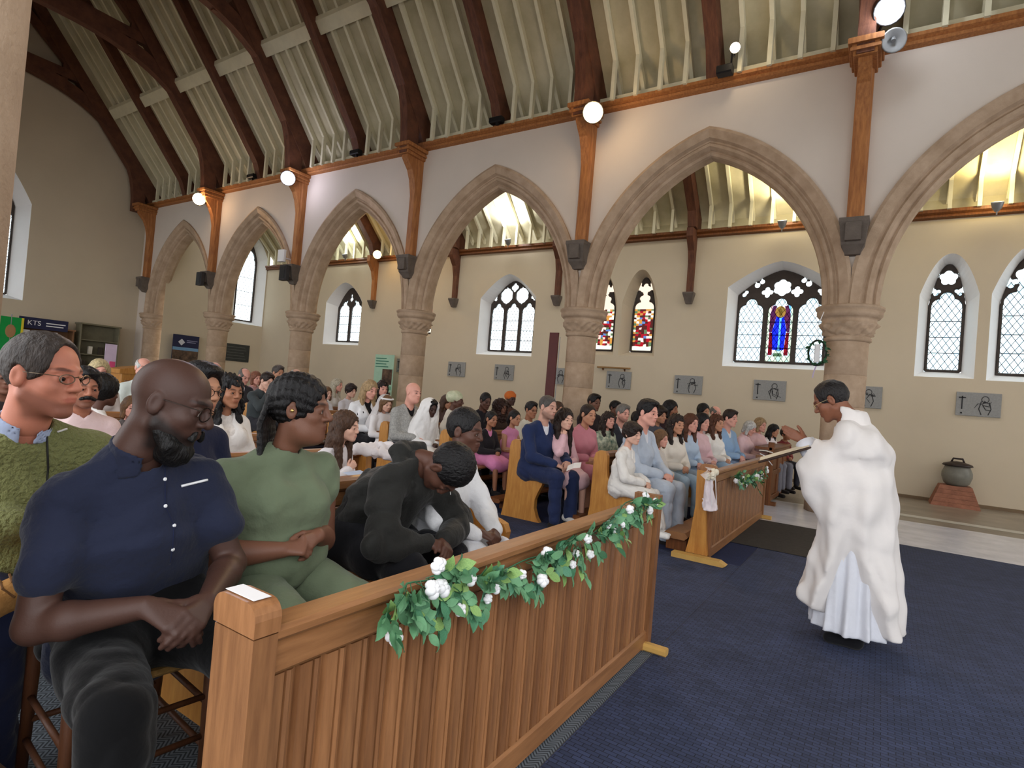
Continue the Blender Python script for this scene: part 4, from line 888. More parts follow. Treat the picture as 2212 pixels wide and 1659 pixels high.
MB().bbox((-.115, .008, .9235), (-.012, .05, .9248), .001).build('paper_label', WHITE, fr1)
fr2 = frontal(-1.28, 5.58, 8.5, .83, 'oak pew front across the aisle, hung with a short leafy garland and a bouquet')
prism_y([(-.30, 0), (.16, 0), (.19, .02), (.13, .05), (-.30, .05)], -.16, -.06).build('foot', mat('pale_oak', (206, 164, 92)), fr2); prism_y([(-.2, .05), (.0, .05), (-.02, .2), (-.04, .45), (.0, .7), (.01, .83), (-.15, .83), (-.14, .5), (-.17, .2)], -.05, 0).build('end_panel', WOODL, fr2)
MB().bbox((-.0, 2.84, 0), (.12, 2.90, .05), .01).build('foot', mat('pale_oak', (206, 164, 92)), fr2)
kn = empty('kneeler', (-1.62, 5.65, 0), label='padded brown kneeler on the floor behind the far pew front', cat='kneeler'); MB().bbox((-.12, 0, .12), (.12, 2.6, .19), .03).build('cushion', mat('brown_leather', (150, 104, 66), .6, .1, 5, .1), kn); [MB().bbox((-.1, q, 0), (.1, q+.07, .12)).build('support', PEWDK, kn) for q in (.05, 2.4)]
# ---- side desk with fielded panels beyond the far pew
dk = empty('side_desk', (-1.40, 9.72, 0), label='dark panelled oak desk front at the side, right of the far garland', cat='desk'); dL = 2.05
DKW = mat('panel_oak', (126, 78, 42), .4, .15, 5, .04, 40, stretch=(6, 6, .8), c2=(100, 58, 30))
MB().bbox((-.06, 0, .0), (.02, .16, .98), .02).build('end_post', PEWDK, dk); MB().bbox((-.25, 0, .86), (.03, dL, .90), .01).build('top', DKW, dk)
for z0, z1 in ((.04, .12), (.44, .52), (.79, .86)): MB().bbox((-.05, .16, z0), (.0, dL, z1), .008).build('rail', DKW, dk)
for k in range(4): MB().bbox((-.05, .16+k*(dL-.24)/3, .12), (.0, .24+k*(dL-.24)/3, .79), .008).build('stile', DKW, dk)
for k in range(3):
    for z0 in (.12, .52): MB().bbox((-.05, .24+k*(dL-.24)/3, z0), (-.022, .16+(k+1)*(dL-.24)/3, z0+(.32 if z0 < .2 else .27)), .01).build('panel', DKW, dk)
MB().bbox((-.3, .02, 0), (.10, .12, .06)).build('foot', DKW, dk)
sp = pew(-2.45, 9.35, 12.2, 'oak side pew behind the panelled desk, towards the far wall', 'side pews')
pew(-3.36, 11.1, 13.2, 'oak side pew by the far wall, second behind the panelled desk', 'side pews')
# ---- wooden rush-seat chair
ch = empty('wooden_chair', (-2.2, 1.07, 0), 0, 'brown wooden chair with woven rush seat under the man in navy', 'chair'); CW = mat('chair_wood', (98, 60, 38), .5, .2, 6, .1, 40, stretch=(6, 6, .8))
for sx in (-1, 1):
    for sy in (-1, 1):
        top = .92 if sx < 0 else .46; x = sx*.20; y = sy*.19
        MB().tube([(x+(-.03 if sx < 0 else 0), y, 0), (x, y, .45), (x+(-.05 if sx < 0 else 0), y, top)], [.016, .021, .015], 10).build('leg', CW, ch, True)
for z in (.16, .30):
    for sy in (-1, 1): MB().tube([(-.21, sy*.19, z), (.2, sy*.19, z)], .010, 8).build('stretcher', CW, ch, True)
for z in (.2, .33): MB().tube([(.2, -.19, z), (.2, .19, z)], .010, 8).build('stretcher', CW, ch, True)
MB().tube([(-.21, -.19, .22), (-.21, .19, .22)], .010, 8).build('stretcher', CW, ch, True)
for k in range(9): MB().bbox((-.2+k*.0445, -.19, .435), (-.2+k*.0445+.042, .19, .457), .01).build('rush_strand', mat('rush', (182, 140, 80), .8, .2, 30, .3, 90), ch)
for z in (.62, .74, .86): MB().bbox((-.245, -.19, z), (-.225, .19, z+.05), .006).build('back_slat', CW, ch)
# ---- garlands
LF = MB(); lp = [(0, 0, 0)]
for t, w_, z_ in ((.18, .22, .02), (.42, .31, .05), (.68, .24, .03), (.9, .09, -.03)): lp += [(t, -w_, z_+.05), (t, 0, z_), (t, w_, z_+.05)]
lp.append((1, 0, -.08)); LF.add(lp, [(0, 1, 2), (0, 2, 3)]+[f for a in (1, 4, 7) for f in ((a, a+3, a+4, a+1), (a+1, a+4, a+5, a+2))]+[(10, 13, 11), (11, 13, 12)]); LFm = LF.mesh('leaf', True)
LEAFM = [mat('leaf_%d' % i, c, .5, .15, 20, .1, 60, c2=c2) for i, (c, c2) in enumerate((((84, 142, 106), (62, 114, 80)), ((110, 160, 118), (84, 132, 92)), ((148, 180, 106), (110, 150, 84)), ((62, 112, 76), (44, 88, 58)), ((98, 152, 120), (72, 124, 96))))]
RO = MB()
for i in range(5): a = 2*math.pi*i/5; RO.ball((.55*math.cos(a), .55*math.sin(a), .1), (.52, .52, .62), 8, 5)
for i in range(3): a = 2*math.pi*i/3+.4; RO.ball((.22*math.cos(a), .22*math.sin(a), .4), (.36, .36, .5), 8, 5)
ROm = RO.mesh('rose', True); ROSE = mat('white_rose', (240, 240, 242), .6, .03, 10)
def garland(path, nl, nr, label, lw=.05, spread=.075, seed=1, rs=.019):
    r = random.Random(seed); g = empty('garland', tuple(path[0]), 0, label, 'garland'); o = path[0]; P = [p-o for p in path]; n = len(P)
    def at(t): t *= n-1; i = min(int(t), n-2); return P[i]+(P[i+1]-P[i])*(t-i)
    MB().tube([at(t)+V(.006*math.sin(t*40), 0, .008*math.sin(t*31)) for t in np.linspace(0, 1, 50)], .0028, 6).build('stem', LEAFM[3], g, True)
    st = MB(); L = []
    for k in range(nl//7):
        t = (k+r.random())/(nl//7); b = at(t); d = nrm(V(.35+.3*r.random(), r.uniform(-1, 1), r.uniform(-1.2, .75))); ln = spread*(.5+1.0*r.random())
        tip = b+d*ln+V(0, 0, -.25*ln); tip[0] = max(tip[0], .012); st.tube([b, (b+tip)/2+V(.012, 0, .008), tip], .0014, 4)
        for j in range(7):
            f = .25+.75*j/6; p = b+(tip-b)*f; side = (-1)**j; u = nrm(d+nrm(np.cross(d, V(1, 0, 0)))*side*(1.0 if j < 6 else 0)+V(.35*r.random(), 0, -.2)); L.append((p, u, lw*r.uniform(.6, 1.1)))
    tag(st.build('twigs', LEAFM[3], g), kind='stuff')
    r.shuffle(L); xb = MB()
    for nI, (p, u, ln) in enumerate(L):
        nn = nrm(V(1, r.uniform(-.5, .5), r.uniform(-.2, .8))); y = nrm(np.cross(nn, u)); nn = np.cross(u, y); p = p.copy(); p[0] = max(p[0], .012)
        if p[0]+u[0]*ln < .004: u = u.copy(); u[0] = .05
        if nI >= 294: xb.add([p+ln*(a_*u+b_*y+c_*nn) for a_, b_, c_ in LF.v], LF.f); continue
        q = obj('leaf', LFm, LEAFM[r.randrange(5)], g); M = Matrix([[u[i]*ln, y[i]*ln, nn[i]*ln, p[i]] for i in range(3)]+[[0, 0, 0, 1]]); q.matrix_local = M
    if xb.v: tag(xb.build('leaf_mass', LEAFM[1], g, True), kind='stuff')
    for k in range(nr):
        p = at((k+r.random())/nr)+V(.035+.02*r.random(), r.uniform(-.03, .03), r.uniform(-.06, .05)); nn = nrm(V(1, r.uniform(-.8, .5), r.uniform(-.3, .8))); u = nrm(np.cross(nn, V(0, 0, 1))); y = np.cross(nn, u); s = rs*r.uniform(.6, 1.1)
        q = obj('rose', ROm, ROSE, g); q.matrix_local = Matrix([[u[i]*s, y[i]*s, nn[i]*s, p[i]] for i in range(3)]+[[0, 0, 0, 1]])
    return g
def gpath(pix, X, dy=0): return [onx(x, y-dy, X) for x, y in pix]
garland(gpath([(830, 1350), (880, 1285), (940, 1265), (1000, 1290), (1060, 1252), (1120, 1242), (1180, 1222), (1230, 1196), (1275, 1180), (1310, 1150), (1345, 1112), (1385, 1100), (1400, 1115)], -1.035, 22), 560, 22, 'long trailing garland of green leaves and white roses on the near pew front', .058, .085, 3, .026)
garland(gpath([(1578, 1030), (1600, 1040), (1625, 1030), (1652, 1012)], -1.255), 200, 16, 'short leafy garland with white roses on the pew front across the aisle', .065, .13, 5, .03)
# ---- bouquet of white roses with ribbon on the far pew end
bq = empty('bouquet', tuple(ony(1528, 1028, 5.475)), 0, 'white rose bouquet in tulle with pink-white ribbon on the far pew end', 'bouquet'); rr = random.Random(4)
for k in range(9):
    q = obj('rose', ROm, mat('cream_rose', (236, 228, 208), .6, .05, 10), bq); q.matrix_local = Matrix.Translation((rr.uniform(.0, .07), rr.uniform(-.06, .06), rr.uniform(-.03, .06))) @ Matrix.Rotation(1.2, 4, 'Y') @ Matrix.Scale(.03, 4)
s = SDF((-.1, -.2, -.45), (.12, .2, .1), .008)
s.cap((.02, 0, .0), (.04, 0, -.30), .03, .065, .02, lat=V(0, 1, 0), kl=1.2); folds(s, .009, 3, 70, 0); s.plane((0, 0, -.30), (0, .1, -1)); obj('tulle_tail', s.mesh('tulle_tail'), fabric((238, 226, 230), .3), bq)
for y_ in (-.07, .08): MB().add([(.05, y_, -.02), (.05, y_+.035, -.02), (.075, y_*1.3+.03, -.26), (.075, y_*1.3, -.25)], [(0, 1, 2, 3)]).build('ribbon', fabric((244, 240, 244), .05), bq)
MB().add([p for k in range(9) for p in ((.02+.02*math.cos(k*1.7), .05*math.cos(math.pi*k/8)*.6, .02+.04*math.sin(math.pi*k/8)), (.0+.03*math.cos(k*2.3), .16*math.cos(math.pi*k/8), -.02+.10*math.sin(math.pi*k/8)))], [(2*k, 2*k+1, 2*k+3, 2*k+2) for k in range(8)]).build('tulle', mat('tulle', (240, 234, 232), .8, .03, 5, alpha=.55), bq)
tag(MB().tube([onx(1642, 980, -1.25), onx(1652, 985, -1.2), onx(1668, 1005, -1.18)], .006, 6).build('paper_spill', WHITE), 'thin white strip sticking out at the end of the far pew top', 'strip')
# ---- stations of the cross: grey plaques with drawn figures
PLQ = mat('plaque_stone', (150, 150, 148), .8, .1, 30, .15, 80); INK = mat('plaque_line', (54, 54, 56), .8, .1)
PP = [(-13.3, 'partly hidden by the green roller banner'), (-11.1, 'third from the west on the north wall'), (-9.33, 'just left of the dark red board'), (-7.55, 'half hidden behind the dark red board'), (-5.76, 'under the small wall shelf'), (-3.97, 'left of the three-light window with blue figure'), (-2.15, 'under the three-light window with blue figure'), (-.36, 'beside the priest\'s head'), (1.51, 'under the right lancet windows, above the jar')]
for n, (x, lb) in enumerate(PP):
    z = 2.02-.011*n; p = empty('station_plaque', (x, YW, z), 0, 'grey station of the cross plaque '+lb, 'plaque', 'stations of the cross'); r = random.Random(n+20)
    MB().bbox((-.335, -.035, -.225), (.335, -.002, .225), .006).build('slab', PLQ, p)
    b = MB(); b.box((-.255, -.041, -.10), (-.235, -.034, .15)); b.box((-.30, -.041, .11), (-.19, -.034, .13)); b.box((-.265, -.041, -.19), (-.235, -.034, -.16)); b.build('cross_mark', INK, p)
    b = MB(); cx = .10
    b.tube([(cx+.055*math.cos(a), -.036, .10+.06*math.sin(a)) for a in [2*math.pi*k/12 for k in range(13)]], .007, 5)
    for k in range(6):
        a = r.uniform(0, 6.28); c = (cx+r.uniform(-.05, .05), r.uniform(-.02, .06)); b.tube([(c[0], -.036, c[1]), (c[0]+.09*math.cos(a), -.037, c[1]+.07*math.sin(a)-.03), (c[0]+.13*math.cos(a+.7), -.036, c[1]+.11*math.sin(a+.7)-.06)], [.009, .007, .004], 5)
    for q in (-1, 1): b.tube([(cx+q*.06, -.036, .05), (cx+q*.09, -.036, -.08), (cx+q*.05, -.036, -.19)], .008, 5)
    b.build('figure_mark', INK, p)
# ---- other wall fittings
b = empty('wall_board', (-5.44, 9.76, 1.35), 0, 'tall dark red wooden board in front of the second column', 'board'); MB().bbox((-.10, -.02, -1.35), (.10, .02, 1.30), .01).build('board', mat('maroon_board', (92, 38, 34), .5, .12, 3), b); MB().tube([(.13, 0, -1.35), (.13, 0, 1.22)], .008, 6).build('rod', GREYM, b); MB().bbox((-.16, -.06, -1.35), (.16, .06, -1.31)).build('foot', mat('maroon_board', (92, 38, 34)), b)
sh = empty('wall_shelf', (-5.92, YW, 2.29), 0, 'narrow wooden shelf on the wall below the stained lancets', 'shelf'); MB().bbox((-.45, -.08, -.02), (.45, 0, .02), .005).build('ledge', mat('shelf_oak', (150, 112, 64), .5), sh)
for q in (-.3, .3): MB().prism([(-.06, -.02), (0, -.02), (0, -.08)], 0, q-.015, q+.015).build('bracket', PEWDK, sh)
wr = empty('wreath', (-.88, 9.74, 2.40), 0, 'hanging ivy wreath with white candle and ribbon on the column', 'wreath'); r = random.Random(8)
MB().tube([(.12*math.cos(a), 0, .19*math.sin(a)) for a in [2*math.pi*k/20 for k in range(21)]], .016, 6).build('hoop', mat('wreath_dark', (44, 50, 40), .8), wr)
for k in range(60):
    a = r.uniform(0, 6.28); q = obj('leaf', LFm, LEAFM[3], wr); q.matrix_local = Matrix.Translation((.12*math.cos(a), r.uniform(-.03, .0), .19*math.sin(a))) @ Matrix.Rotation(a+r.uniform(-1, 1), 4, 'Y') @ Matrix.Rotation(r.uniform(-1, 1), 4, 'X') @ Matrix.Scale(r.uniform(.05, .08), 4)
MB().bbox((-.04, -.03, -.15), (.04, .0, .13), .03).build('candle', WHITE, wr); MB().tube([(0, 0, .19), (-.02, -.01, .4), (.05, -.02, .62)], .006, 6).build('ribbon', WHITE, wr); MB().tube([(0, 0, -.19), (-.03, 0, -.3), (-.04, 0, -.38)], .010, 6).build('ribbon', fabric((190, 176, 206), .05), wr)
jr = empty('stoneware_jar', (1.24, 13.62, .385), 0, 'grey stoneware jar with dark lid standing on the plinth', 'jar'); MB().lathe([(.15, 0), (.2, .05), (.235, .16), (.235, .24), (.2, .33), (.19, .36)], n=24).build('body', mat('stoneware', (124, 122, 112), .45, .15, 8), jr, True)
MB().lathe([(.22, .36), (.24, .37), (.22, .40), (.1, .44), (.02, .45)], n=24).build('lid', mat('jar_lid', (48, 36, 32), .4), jr, True); MB().tube([(-.1, 0, .42), (-.07, 0, .50), (.07, 0, .50), (.1, 0, .42)], .018, 8).build('lid_handle', mat('jar_lid', (48, 36, 32)), jr, True)
pl = empty('plinth', (1.22, 13.62, 0), 0, 'tapered brick-coloured plinth under the stoneware jar', 'plinth')
for k in range(5): f0, f1 = .37-.026*k*1.0, .37-.026*(k+.94); MB().loft([[(sx*f, sy*f*.8, z) for sx, sy in ((-1, -1), (1, -1), (1, 1), (-1, 1))] for f, z in ((f0, k*.077), (f1, k*.077+.074))]).build('block_course', mat('brick_plinth', (158, 106, 84), .9, .2, 9, .3, 50), pl)
# ---- lamps: floods on the bracket caps, uplights in the aisle
def lamp_disc(name, p, aim, r, col, e, label, group, watts=0, cone=110, body=BLACK):
    L = empty(name, tuple(p), 0, label, 'lamp', group); a = nrm(aim); z = a; x = nrm(np.cross(z, V(0, 0, 1) if abs(z[2]) < .9 else V(1, 0, 0))); y = np.cross(z, x)
    M = Matrix([[x[i], y[i], z[i], 0] for i in range(3)]+[[0, 0, 0, 1]])
    h = MB().lathe([(r*.3, -.16), (r*.8, -.10), (r*1.08, -.0), (r*1.08, .02), (r*1.0, .02), (r*.98, -.005)], n=18).build('housing', body, L, True); h.matrix_local = M
    d = MB().lathe([(r*.97, .0), (r*.6, .012), (.001, .016)], n=18).build('lens', mat('lamp_%d_%g' % (col[2], e), col, .4, 0, emit=(col, e)), L, True); d.matrix_local = M
    MB().tube([tuple(-a*.08), tuple(-a*.08+V(0, 0, -.14))], .012, 6).build('stem', body, L)
    if watts:
        ld = bpy.data.lights.new(name, 'SPOT'); ld.energy = watts; ld.color = srgb(col); ld.spot_size = math.radians(cone); ld.spot_blend = .6; ld.shadow_soft_size = r
        lo_ = bpy.data.objects.new('light', ld); COL.objects.link(lo_); lo_.parent = L; M2 = M.copy()
        for i in range(3): M2[i][2] = -a[i]; M2[i][0] = -x[i]; M2[i][3] = a[i]*.05
        lo_.matrix_local = M2
        pd = bpy.data.lights.new(name+'_spill', 'POINT'); pd.energy = watts*.10; pd.color = srgb(col); pd.shadow_soft_size = r; po_ = bpy.data.objects.new('light', pd); COL.objects.link(po_); po_.parent = L; po_.location = tuple(a*.12)
    return L
TOC = lambda p, k=0: nrm(CAM+V(0, 0, 1.5)-p)
for n, (px, py, X, col, w_, lb) in enumerate(((1281, 243, CX[2], (255, 214, 160), 260, 'warm floodlight on the bracket of the second column'), (622, 385, CX[4], (236, 232, 255), 260, 'white floodlight on the bracket of the fourth column'), (430, 430, CX[5], (255, 214, 170), 240, 'warm floodlight on the bracket of the fifth column'), (1921, 22, CX[1], (240, 246, 255), 260, 'white floodlight above the bracket behind the priest'))):
    p = ony(px, py, 9.17); L_ = lamp_disc('floodlight', p, TOC(p), .18, col, 14, lb, 'nave floodlights', w_); MB().tube([tuple(-TOC(p)*.1), tuple(V(X, 9.62, 6.82)-p)], .02, 6).build('mounting_arm', BLACK, L_)  # lens discs widened a little to imitate bloom around the lamps
p = ony(815, 550, 13.35); lamp_disc('floodlight', p, TOC(p), .14, (255, 206, 130), 14, 'warm floodlight on the aisle wall bracket through the third arch', 'nave floodlights', 160, 150)
p = ony(1588, 103, 9.3); L_ = lamp_disc('floodlight', p, TOC(p), .08, (255, 230, 190), 10, 'small warm spotlight on the wall plate above the right arch', 'nave floodlights', 60); MB().tube([(-.05, .05, -.05), (-.12, .3, -.2)], .015, 6).build('mounting_arm', BLACK, L_)
MB().bbox((-.30, .1, -.30), (-.06, .28, -.16), .02).build('fixture', BLACK, bpy.data.objects['floodlight.005'])
for n, (px, py, c) in enumerate(((1097, 518, (250, 252, 255)), (1690, 478, (255, 240, 200)), (2155, 438, (255, 232, 170)), (745, 550, (245, 255, 246)))):
    p = ony(px, py, 13.45); lamp_disc('uplight', p, V(.0, -.35, 1), .09, c, 16, 'small uplight on the aisle wall plate, %s from the left' % ['second', 'third', 'last', 'first'][n], 'aisle uplights', 170, 130, GREYM)
wf = empty('dark_floodlight', tuple(ony(1930, 88, 9.3)), 0, 'unlit grey metal floodlight below the lit lamp behind the priest', 'lamp'); h = MB().lathe([(.06, -.2), (.09, -.12), (.14, 0), (.16, .01), (.16, .03), (.14, .03), (.05, -.05)], n=20).build('housing', GREYM, wf, True); h.rotation_euler = (math.radians(110), 0, math.radians(20)); MB().tube([(0, 0, 0), (-.02, .1, .2), (-.1, .15, .22)], .03, 8).build('arm', GREYM, wf)
for n, (px, py) in enumerate(((1075, 262), (770, 333), (545, 383))):
    p = ony(px, py, 9.62); f_ = empty('black_fixture', (p[0], p[1], 6.99), 0, 'unlit black floodlight lying on the wall plate, %s from the right' % ['first', 'second', 'third'][n], 'lamp', 'unlit plate floodlights'); MB().bbox((-.18, -.07, .05), (.12, .08, .17), .02).build('housing', BLACK, f_); MB().bbox((-.03, -.03, 0), (.03, .03, .06)).build('bracket', BLACK, f_)
for n, (x, lb) in enumerate(((CX[4]+.0, 'fourth'), (CX[5], 'fifth'))):
    p = empty('loudspeaker', (x+.02, YF-.40, 3.9), 0, 'dark loudspeaker hung at the corbel of the %s column' % lb, 'speaker', 'corbel loudspeakers'); MB().bbox((-.14, -.08, 0), (.14, .06, .40), .02).build('cabinet', mat('speaker_grey', (52, 50, 52), .6), p); MB().bbox((-.11, -.09, .04), (.11, -.079, .36), .01).build('grille', BLACK, p)
p = empty('junction_box', (CX[4]-.2, YF-.38, 4.42), 0, 'white box fixed above the loudspeaker at the fourth column', 'box'); MB().bbox((-.13, -.05, 0), (.13, .05, .32), .02).build('cover', WHITE, p); MB().bbox((-.02, .04, .1), (.02, .37, .14)).build('arm', WHITE, p)
# ---- west end: bookcases, boards, posters, lectern
def shelves(name, x, y0, y1, z1, m, label, n=4, items=()):
    s_ = empty(name, (x, (y0+y1)/2, 0), 0, label, 'bookcase'); hw = (y1-y0)/2
    for q in (-1, 1): MB().bbox((-.2, q*hw-.02, 0), (.2, q*hw+.02, z1), .005).build('side', m, s_)
    MB().bbox((-.2, -hw, 0), (-.18, hw, z1), .003).build('back', m, s_); MB().bbox((-.22, -hw-.05, z1), (.22, hw+.05, z1+.05), .005).build('top', m, s_)
    for k in range(n): MB().bbox((-.18, -hw, .1+k*(z1-.15)/n), (.19, hw, .13+k*(z1-.15)/n), .003).build('shelf', m, s_)
    return s_
shelves('bookcase', -22.1, 7.95, 9.05, 2.48, mat('greenish_shelf', (122, 116, 94), .7), 'grey-green open bookcase against the west wall', 5)
shelves('bookcase', -22.1, 6.3, 7.75, 2.2, mat('brown_shelf', (134, 96, 66), .6), 'brown bookcase under the dark notice header at the west wall', 5)
r = random.Random(5)
for k in range(16):
    zk = .13+(k % 4)*(2.05)/5+.4*(k // 8)*0; yk = 6.4+(k//4)*.3+r.random()*.1; tag(MB().bbox((-22.2, yk, .125+(1+k % 4)*.41), (-22.0, yk+.05+.03*r.random(), .125+(1+k % 4)*.41+.2+.08*r.random()), .003).build('book', [fabric((140, 60, 60)), fabric((60, 80, 120)), fabric((210, 200, 180)), fabric((90, 110, 80))][k % 4]), '%s book standing %s from the left in the brown bookcase' % (['red', 'blue', 'cream', 'green'][k % 4], ['first', 'second', 'third', 'fourth'][k//4]), 'book', 'books in the brown bookcase')
for k in range(6):
    yk = 8.1+.15*k; tag(MB().bbox((-22.15, yk, 1.06+(.475 if k % 2 else 0)), (-22.05, yk+.12, 1.06+(.475 if k % 2 else 0)+.25), .01).build('pamphlet', [fabric((70, 62, 54)), fabric((220, 214, 200)), fabric((60, 54, 50))][k % 3]), '%s leaflet or frame in the grey-green bookcase, %s from the left' % (['dark brown', 'cream', 'black'][k % 3], ORD[k].replace('front', 'first')), 'leaflet', 'items in the grey-green bookcase')
def text(body, size, m, parent, loc, rot, name='lettering', ext=.002):
    c = bpy.data.curves.new(name, 'FONT'); c.body = body; c.size = size; c.align_x = 'CENTER'; c.extrude = ext
    o = bpy.data.objects.new(name, c); COL.objects.link(o); dg = bpy.context.evaluated_depsgraph_get(); me = bpy.data.meshes.new_from_object(o.evaluated_get(dg)); bpy.data.objects.remove(o)
    q = obj(name, me, m, parent, loc); q.rotation_euler = rot; return q
NAVYP = mat('poster_navy', (36, 38, 70), .6, .05)
hd = empty('notice_header', (-21.86, 6.95, 2.32), 0, 'dark navy header board lettered KTS on the brown bookcase', 'sign'); MB().bbox((-.02, -.62, -.17), (.0, .62, .17), .004).build('board', NAVYP, hd); text('KTS', .2, WHITE, hd, (.004, -.25, -.06), (math.radians(90), 0, math.radians(90)))
MB().bbox((.0, .05, .02), (.004, .55, .05)).bbox((.0, .05, -.06), (.004, .5, -.03)).build('small_print', WHITE, hd)
for k in range(3): tag(MB().bbox((-21.9, 6.35+.35*k, 1.86), (-21.88, 6.62+.35*k, 2.1), .003).build('notice_paper', WHITE), 'white paper sheet under the dark notice header, %s of three' % ['leftmost', 'middle', 'rightmost'][k], 'paper', 'papers on the west notice board')
gb = empty('green_banner', (-21.75, 6.22, 1.2), 0, 'bright green banner with yellow edge at the far left', 'banner'); MB().bbox((-.01, -.40, 0), (.01, .14, 1.22), .004).build('cloth', fabric((30, 150, 70), .1), gb); MB().bbox((-.012, .14, 0), (.012, .20, 1.22), .004).build('border', fabric((222, 206, 60), .1), gb); MB().ball((.012, -.1, .8), (.01, .13, .2), 10, 6).build('emblem', fabric((170, 130, 90), .1), gb); MB().tube([(0, -.1, -1.2), (0, -.1, 1.3)], .015, 6).build('pole', GREYM, gb)
po = empty('poster_stand', (-21.05, 10.85, 0), 0, 'dark navy poster stand with white diamond and photograph at the west end', 'poster'); MB().bbox((-.02, -.46, .9), (.0, .46, 2.5), .004).build('panel', NAVYP, po); MB().bbox((.0, -.45, 1.95), (.004, .45, 2.06)).build('band', fabric((120, 160, 196), .05), po); MB().bbox((.0, -.45, 1.15), (.004, .45, 1.95)).build('photo', mat('dark_photo', (120, 96, 76), .6, .5, 5, c2=(28, 22, 22)), po)
dm = MB().add([(.005, -.16, 2.3), (.005, -.28, 2.18), (.005, -.16, 2.06), (.005, -.04, 2.18)][:4], [(0, 1, 2, 3)]); dm.v = [(x, y, z+.06) for x, y, z in dm.v]; dm.build('diamond', fabric((210, 212, 220), .05), po); MB().bbox((0, .02, 2.30), (.004, .4, 2.325)).bbox((0, .02, 2.24), (.004, .34, 2.265)).build('small_print', fabric((150, 150, 180), .05), po)
for q in (-.4, .4): MB().bbox((-.15, q-.02, 0), (.1, q+.02, .9)).build('leg', BLACK, po)
mp_ = empty('memorial_plaque', (XAW, 12.9, 1.75), 0, 'dark rectangular memorial plaque under the tall west window', 'plaque'); MB().bbox((.002, -.54, 0), (.04, .54, .67), .008).build('slab', mat('slate', (58, 60, 58), .5, .15, 8), mp_)
for k in range(5): MB().bbox((.04, -.4+.03*(k % 2), .1+k*.11), (.043, .4-.05*(k % 3), .125+k*.11)).build('inscription_line', mat('slate_line', (92, 94, 90), .6), mp_)
rb = empty('roller_banner', (-13.74, 13.45, 0), 0, 'pale green roller banner with dark photo by the aisle wall', 'banner'); MB().bbox((-.43, -.01, .1), (.43, .01, 2.32), .003).build('sheet', fabric((176, 214, 190), .05), rb); MB().bbox((-.05, -.016, 1.35), (.4, -.011, 1.85)).build('photo', mat('dark_photo', (120, 96, 76)), rb); MB().bbox((-.4, -.016, 1.18), (.4, -.011, 1.3)).build('band', fabric((120, 170, 140), .05), rb); MB().bbox((-.1, -.016, .6), (.4, -.011, 1.1)).build('photo', mat('dark_photo', (120, 96, 76)), rb); MB().bbox((-.45, -.1, 0), (.45, .1, .08), .02).build('base', GREYM, rb)
for k in range(4): MB().bbox((-.38, -.016, 2.18-.09*k), (.1+.1*(k % 2), -.011, 2.21-.09*k)).build('heading_line', fabric((70, 130, 110), .05), rb)
le = empty('lectern', (-15.5, 6.9, 0), 0, 'oak reading desk at the back near the pink leaflet board', 'lectern'); MB().bbox((-.3, -.5, 0), (.3, .5, 1.1), .02).build('body', WOODL, le); MB().prism([(-.55, 1.1), (.55, 1.1), (.55, 1.2), (0, 1.3), (-.55, 1.2)], 0, -.33, .33).build('top', WOODL, le)
for k in range(2): MB().bbox((.3, -.42+.45*k, .15), (.32, -.05+.45*k, .95), .01).build('panel', WOOD2, le)
tb = empty('side_table', (-20.2, 8.3, 0), 0, 'small table with white cloth at the west end', 'table'); MB().bbox((-.4, -.6, .86), (.4, .6, .9), .01).build('top', WHITE, tb)
for sx in (-1, 1):
    for sy in (-1, 1): MB().bbox((sx*.36-.02, sy*.55-.02, 0), (sx*.36+.02, sy*.55+.02, .86)).build('leg', PEWDK, tb)
lb = empty('leaflet_board', (-20.1, 8.12, .9), 0, 'upright pink and white leaflet board on the west table', 'board'); MB().bbox((-.01, -.16, 0), (.01, .16, .98), .004).build('card', fabric((226, 206, 232), .05), lb); MB().bbox((.01, -.02, .1), (.03, .14, .45), .02).build('pink_bow', fabric((230, 90, 140), .1), lb)
vs = empty('flower_vase', (-12.2, 7.05, .0), 0, 'stand of dark red flowers beside the old men at the back', 'flowers'); MB().lathe([(.14, 0), (.05, .1), (.03, .5), (.06, .95), (.09, 1.05)], n=14).build('stand', PEWDK, vs, True); r = random.Random(3)
for k in range(14): q = obj('bloom', ROm, mat('dark_red_flower', (90, 24, 36), .7), vs); q.matrix_local = Matrix.Translation((r.uniform(-.12, .12), r.uniform(-.12, .12), 1.15+r.uniform(0, .22))) @ Matrix.Scale(.05, 4)
# ================================================================== the congregation
SK = dict(fair=(226, 178, 156), pink=(224, 164, 146), tan=(196, 142, 112), ind=(164, 112, 84), br=(120, 80, 62), dk=(92, 60, 48), vdk=(74, 50, 42))
HB = dict(black=(22, 20, 22), dbrown=(46, 32, 26), brown=(84, 58, 42), lbrown=(130, 96, 66), blonde=(196, 166, 116), grey=(128, 124, 118), white=(222, 220, 216), auburn=(96, 56, 36))
def R_(d): return math.radians(d)
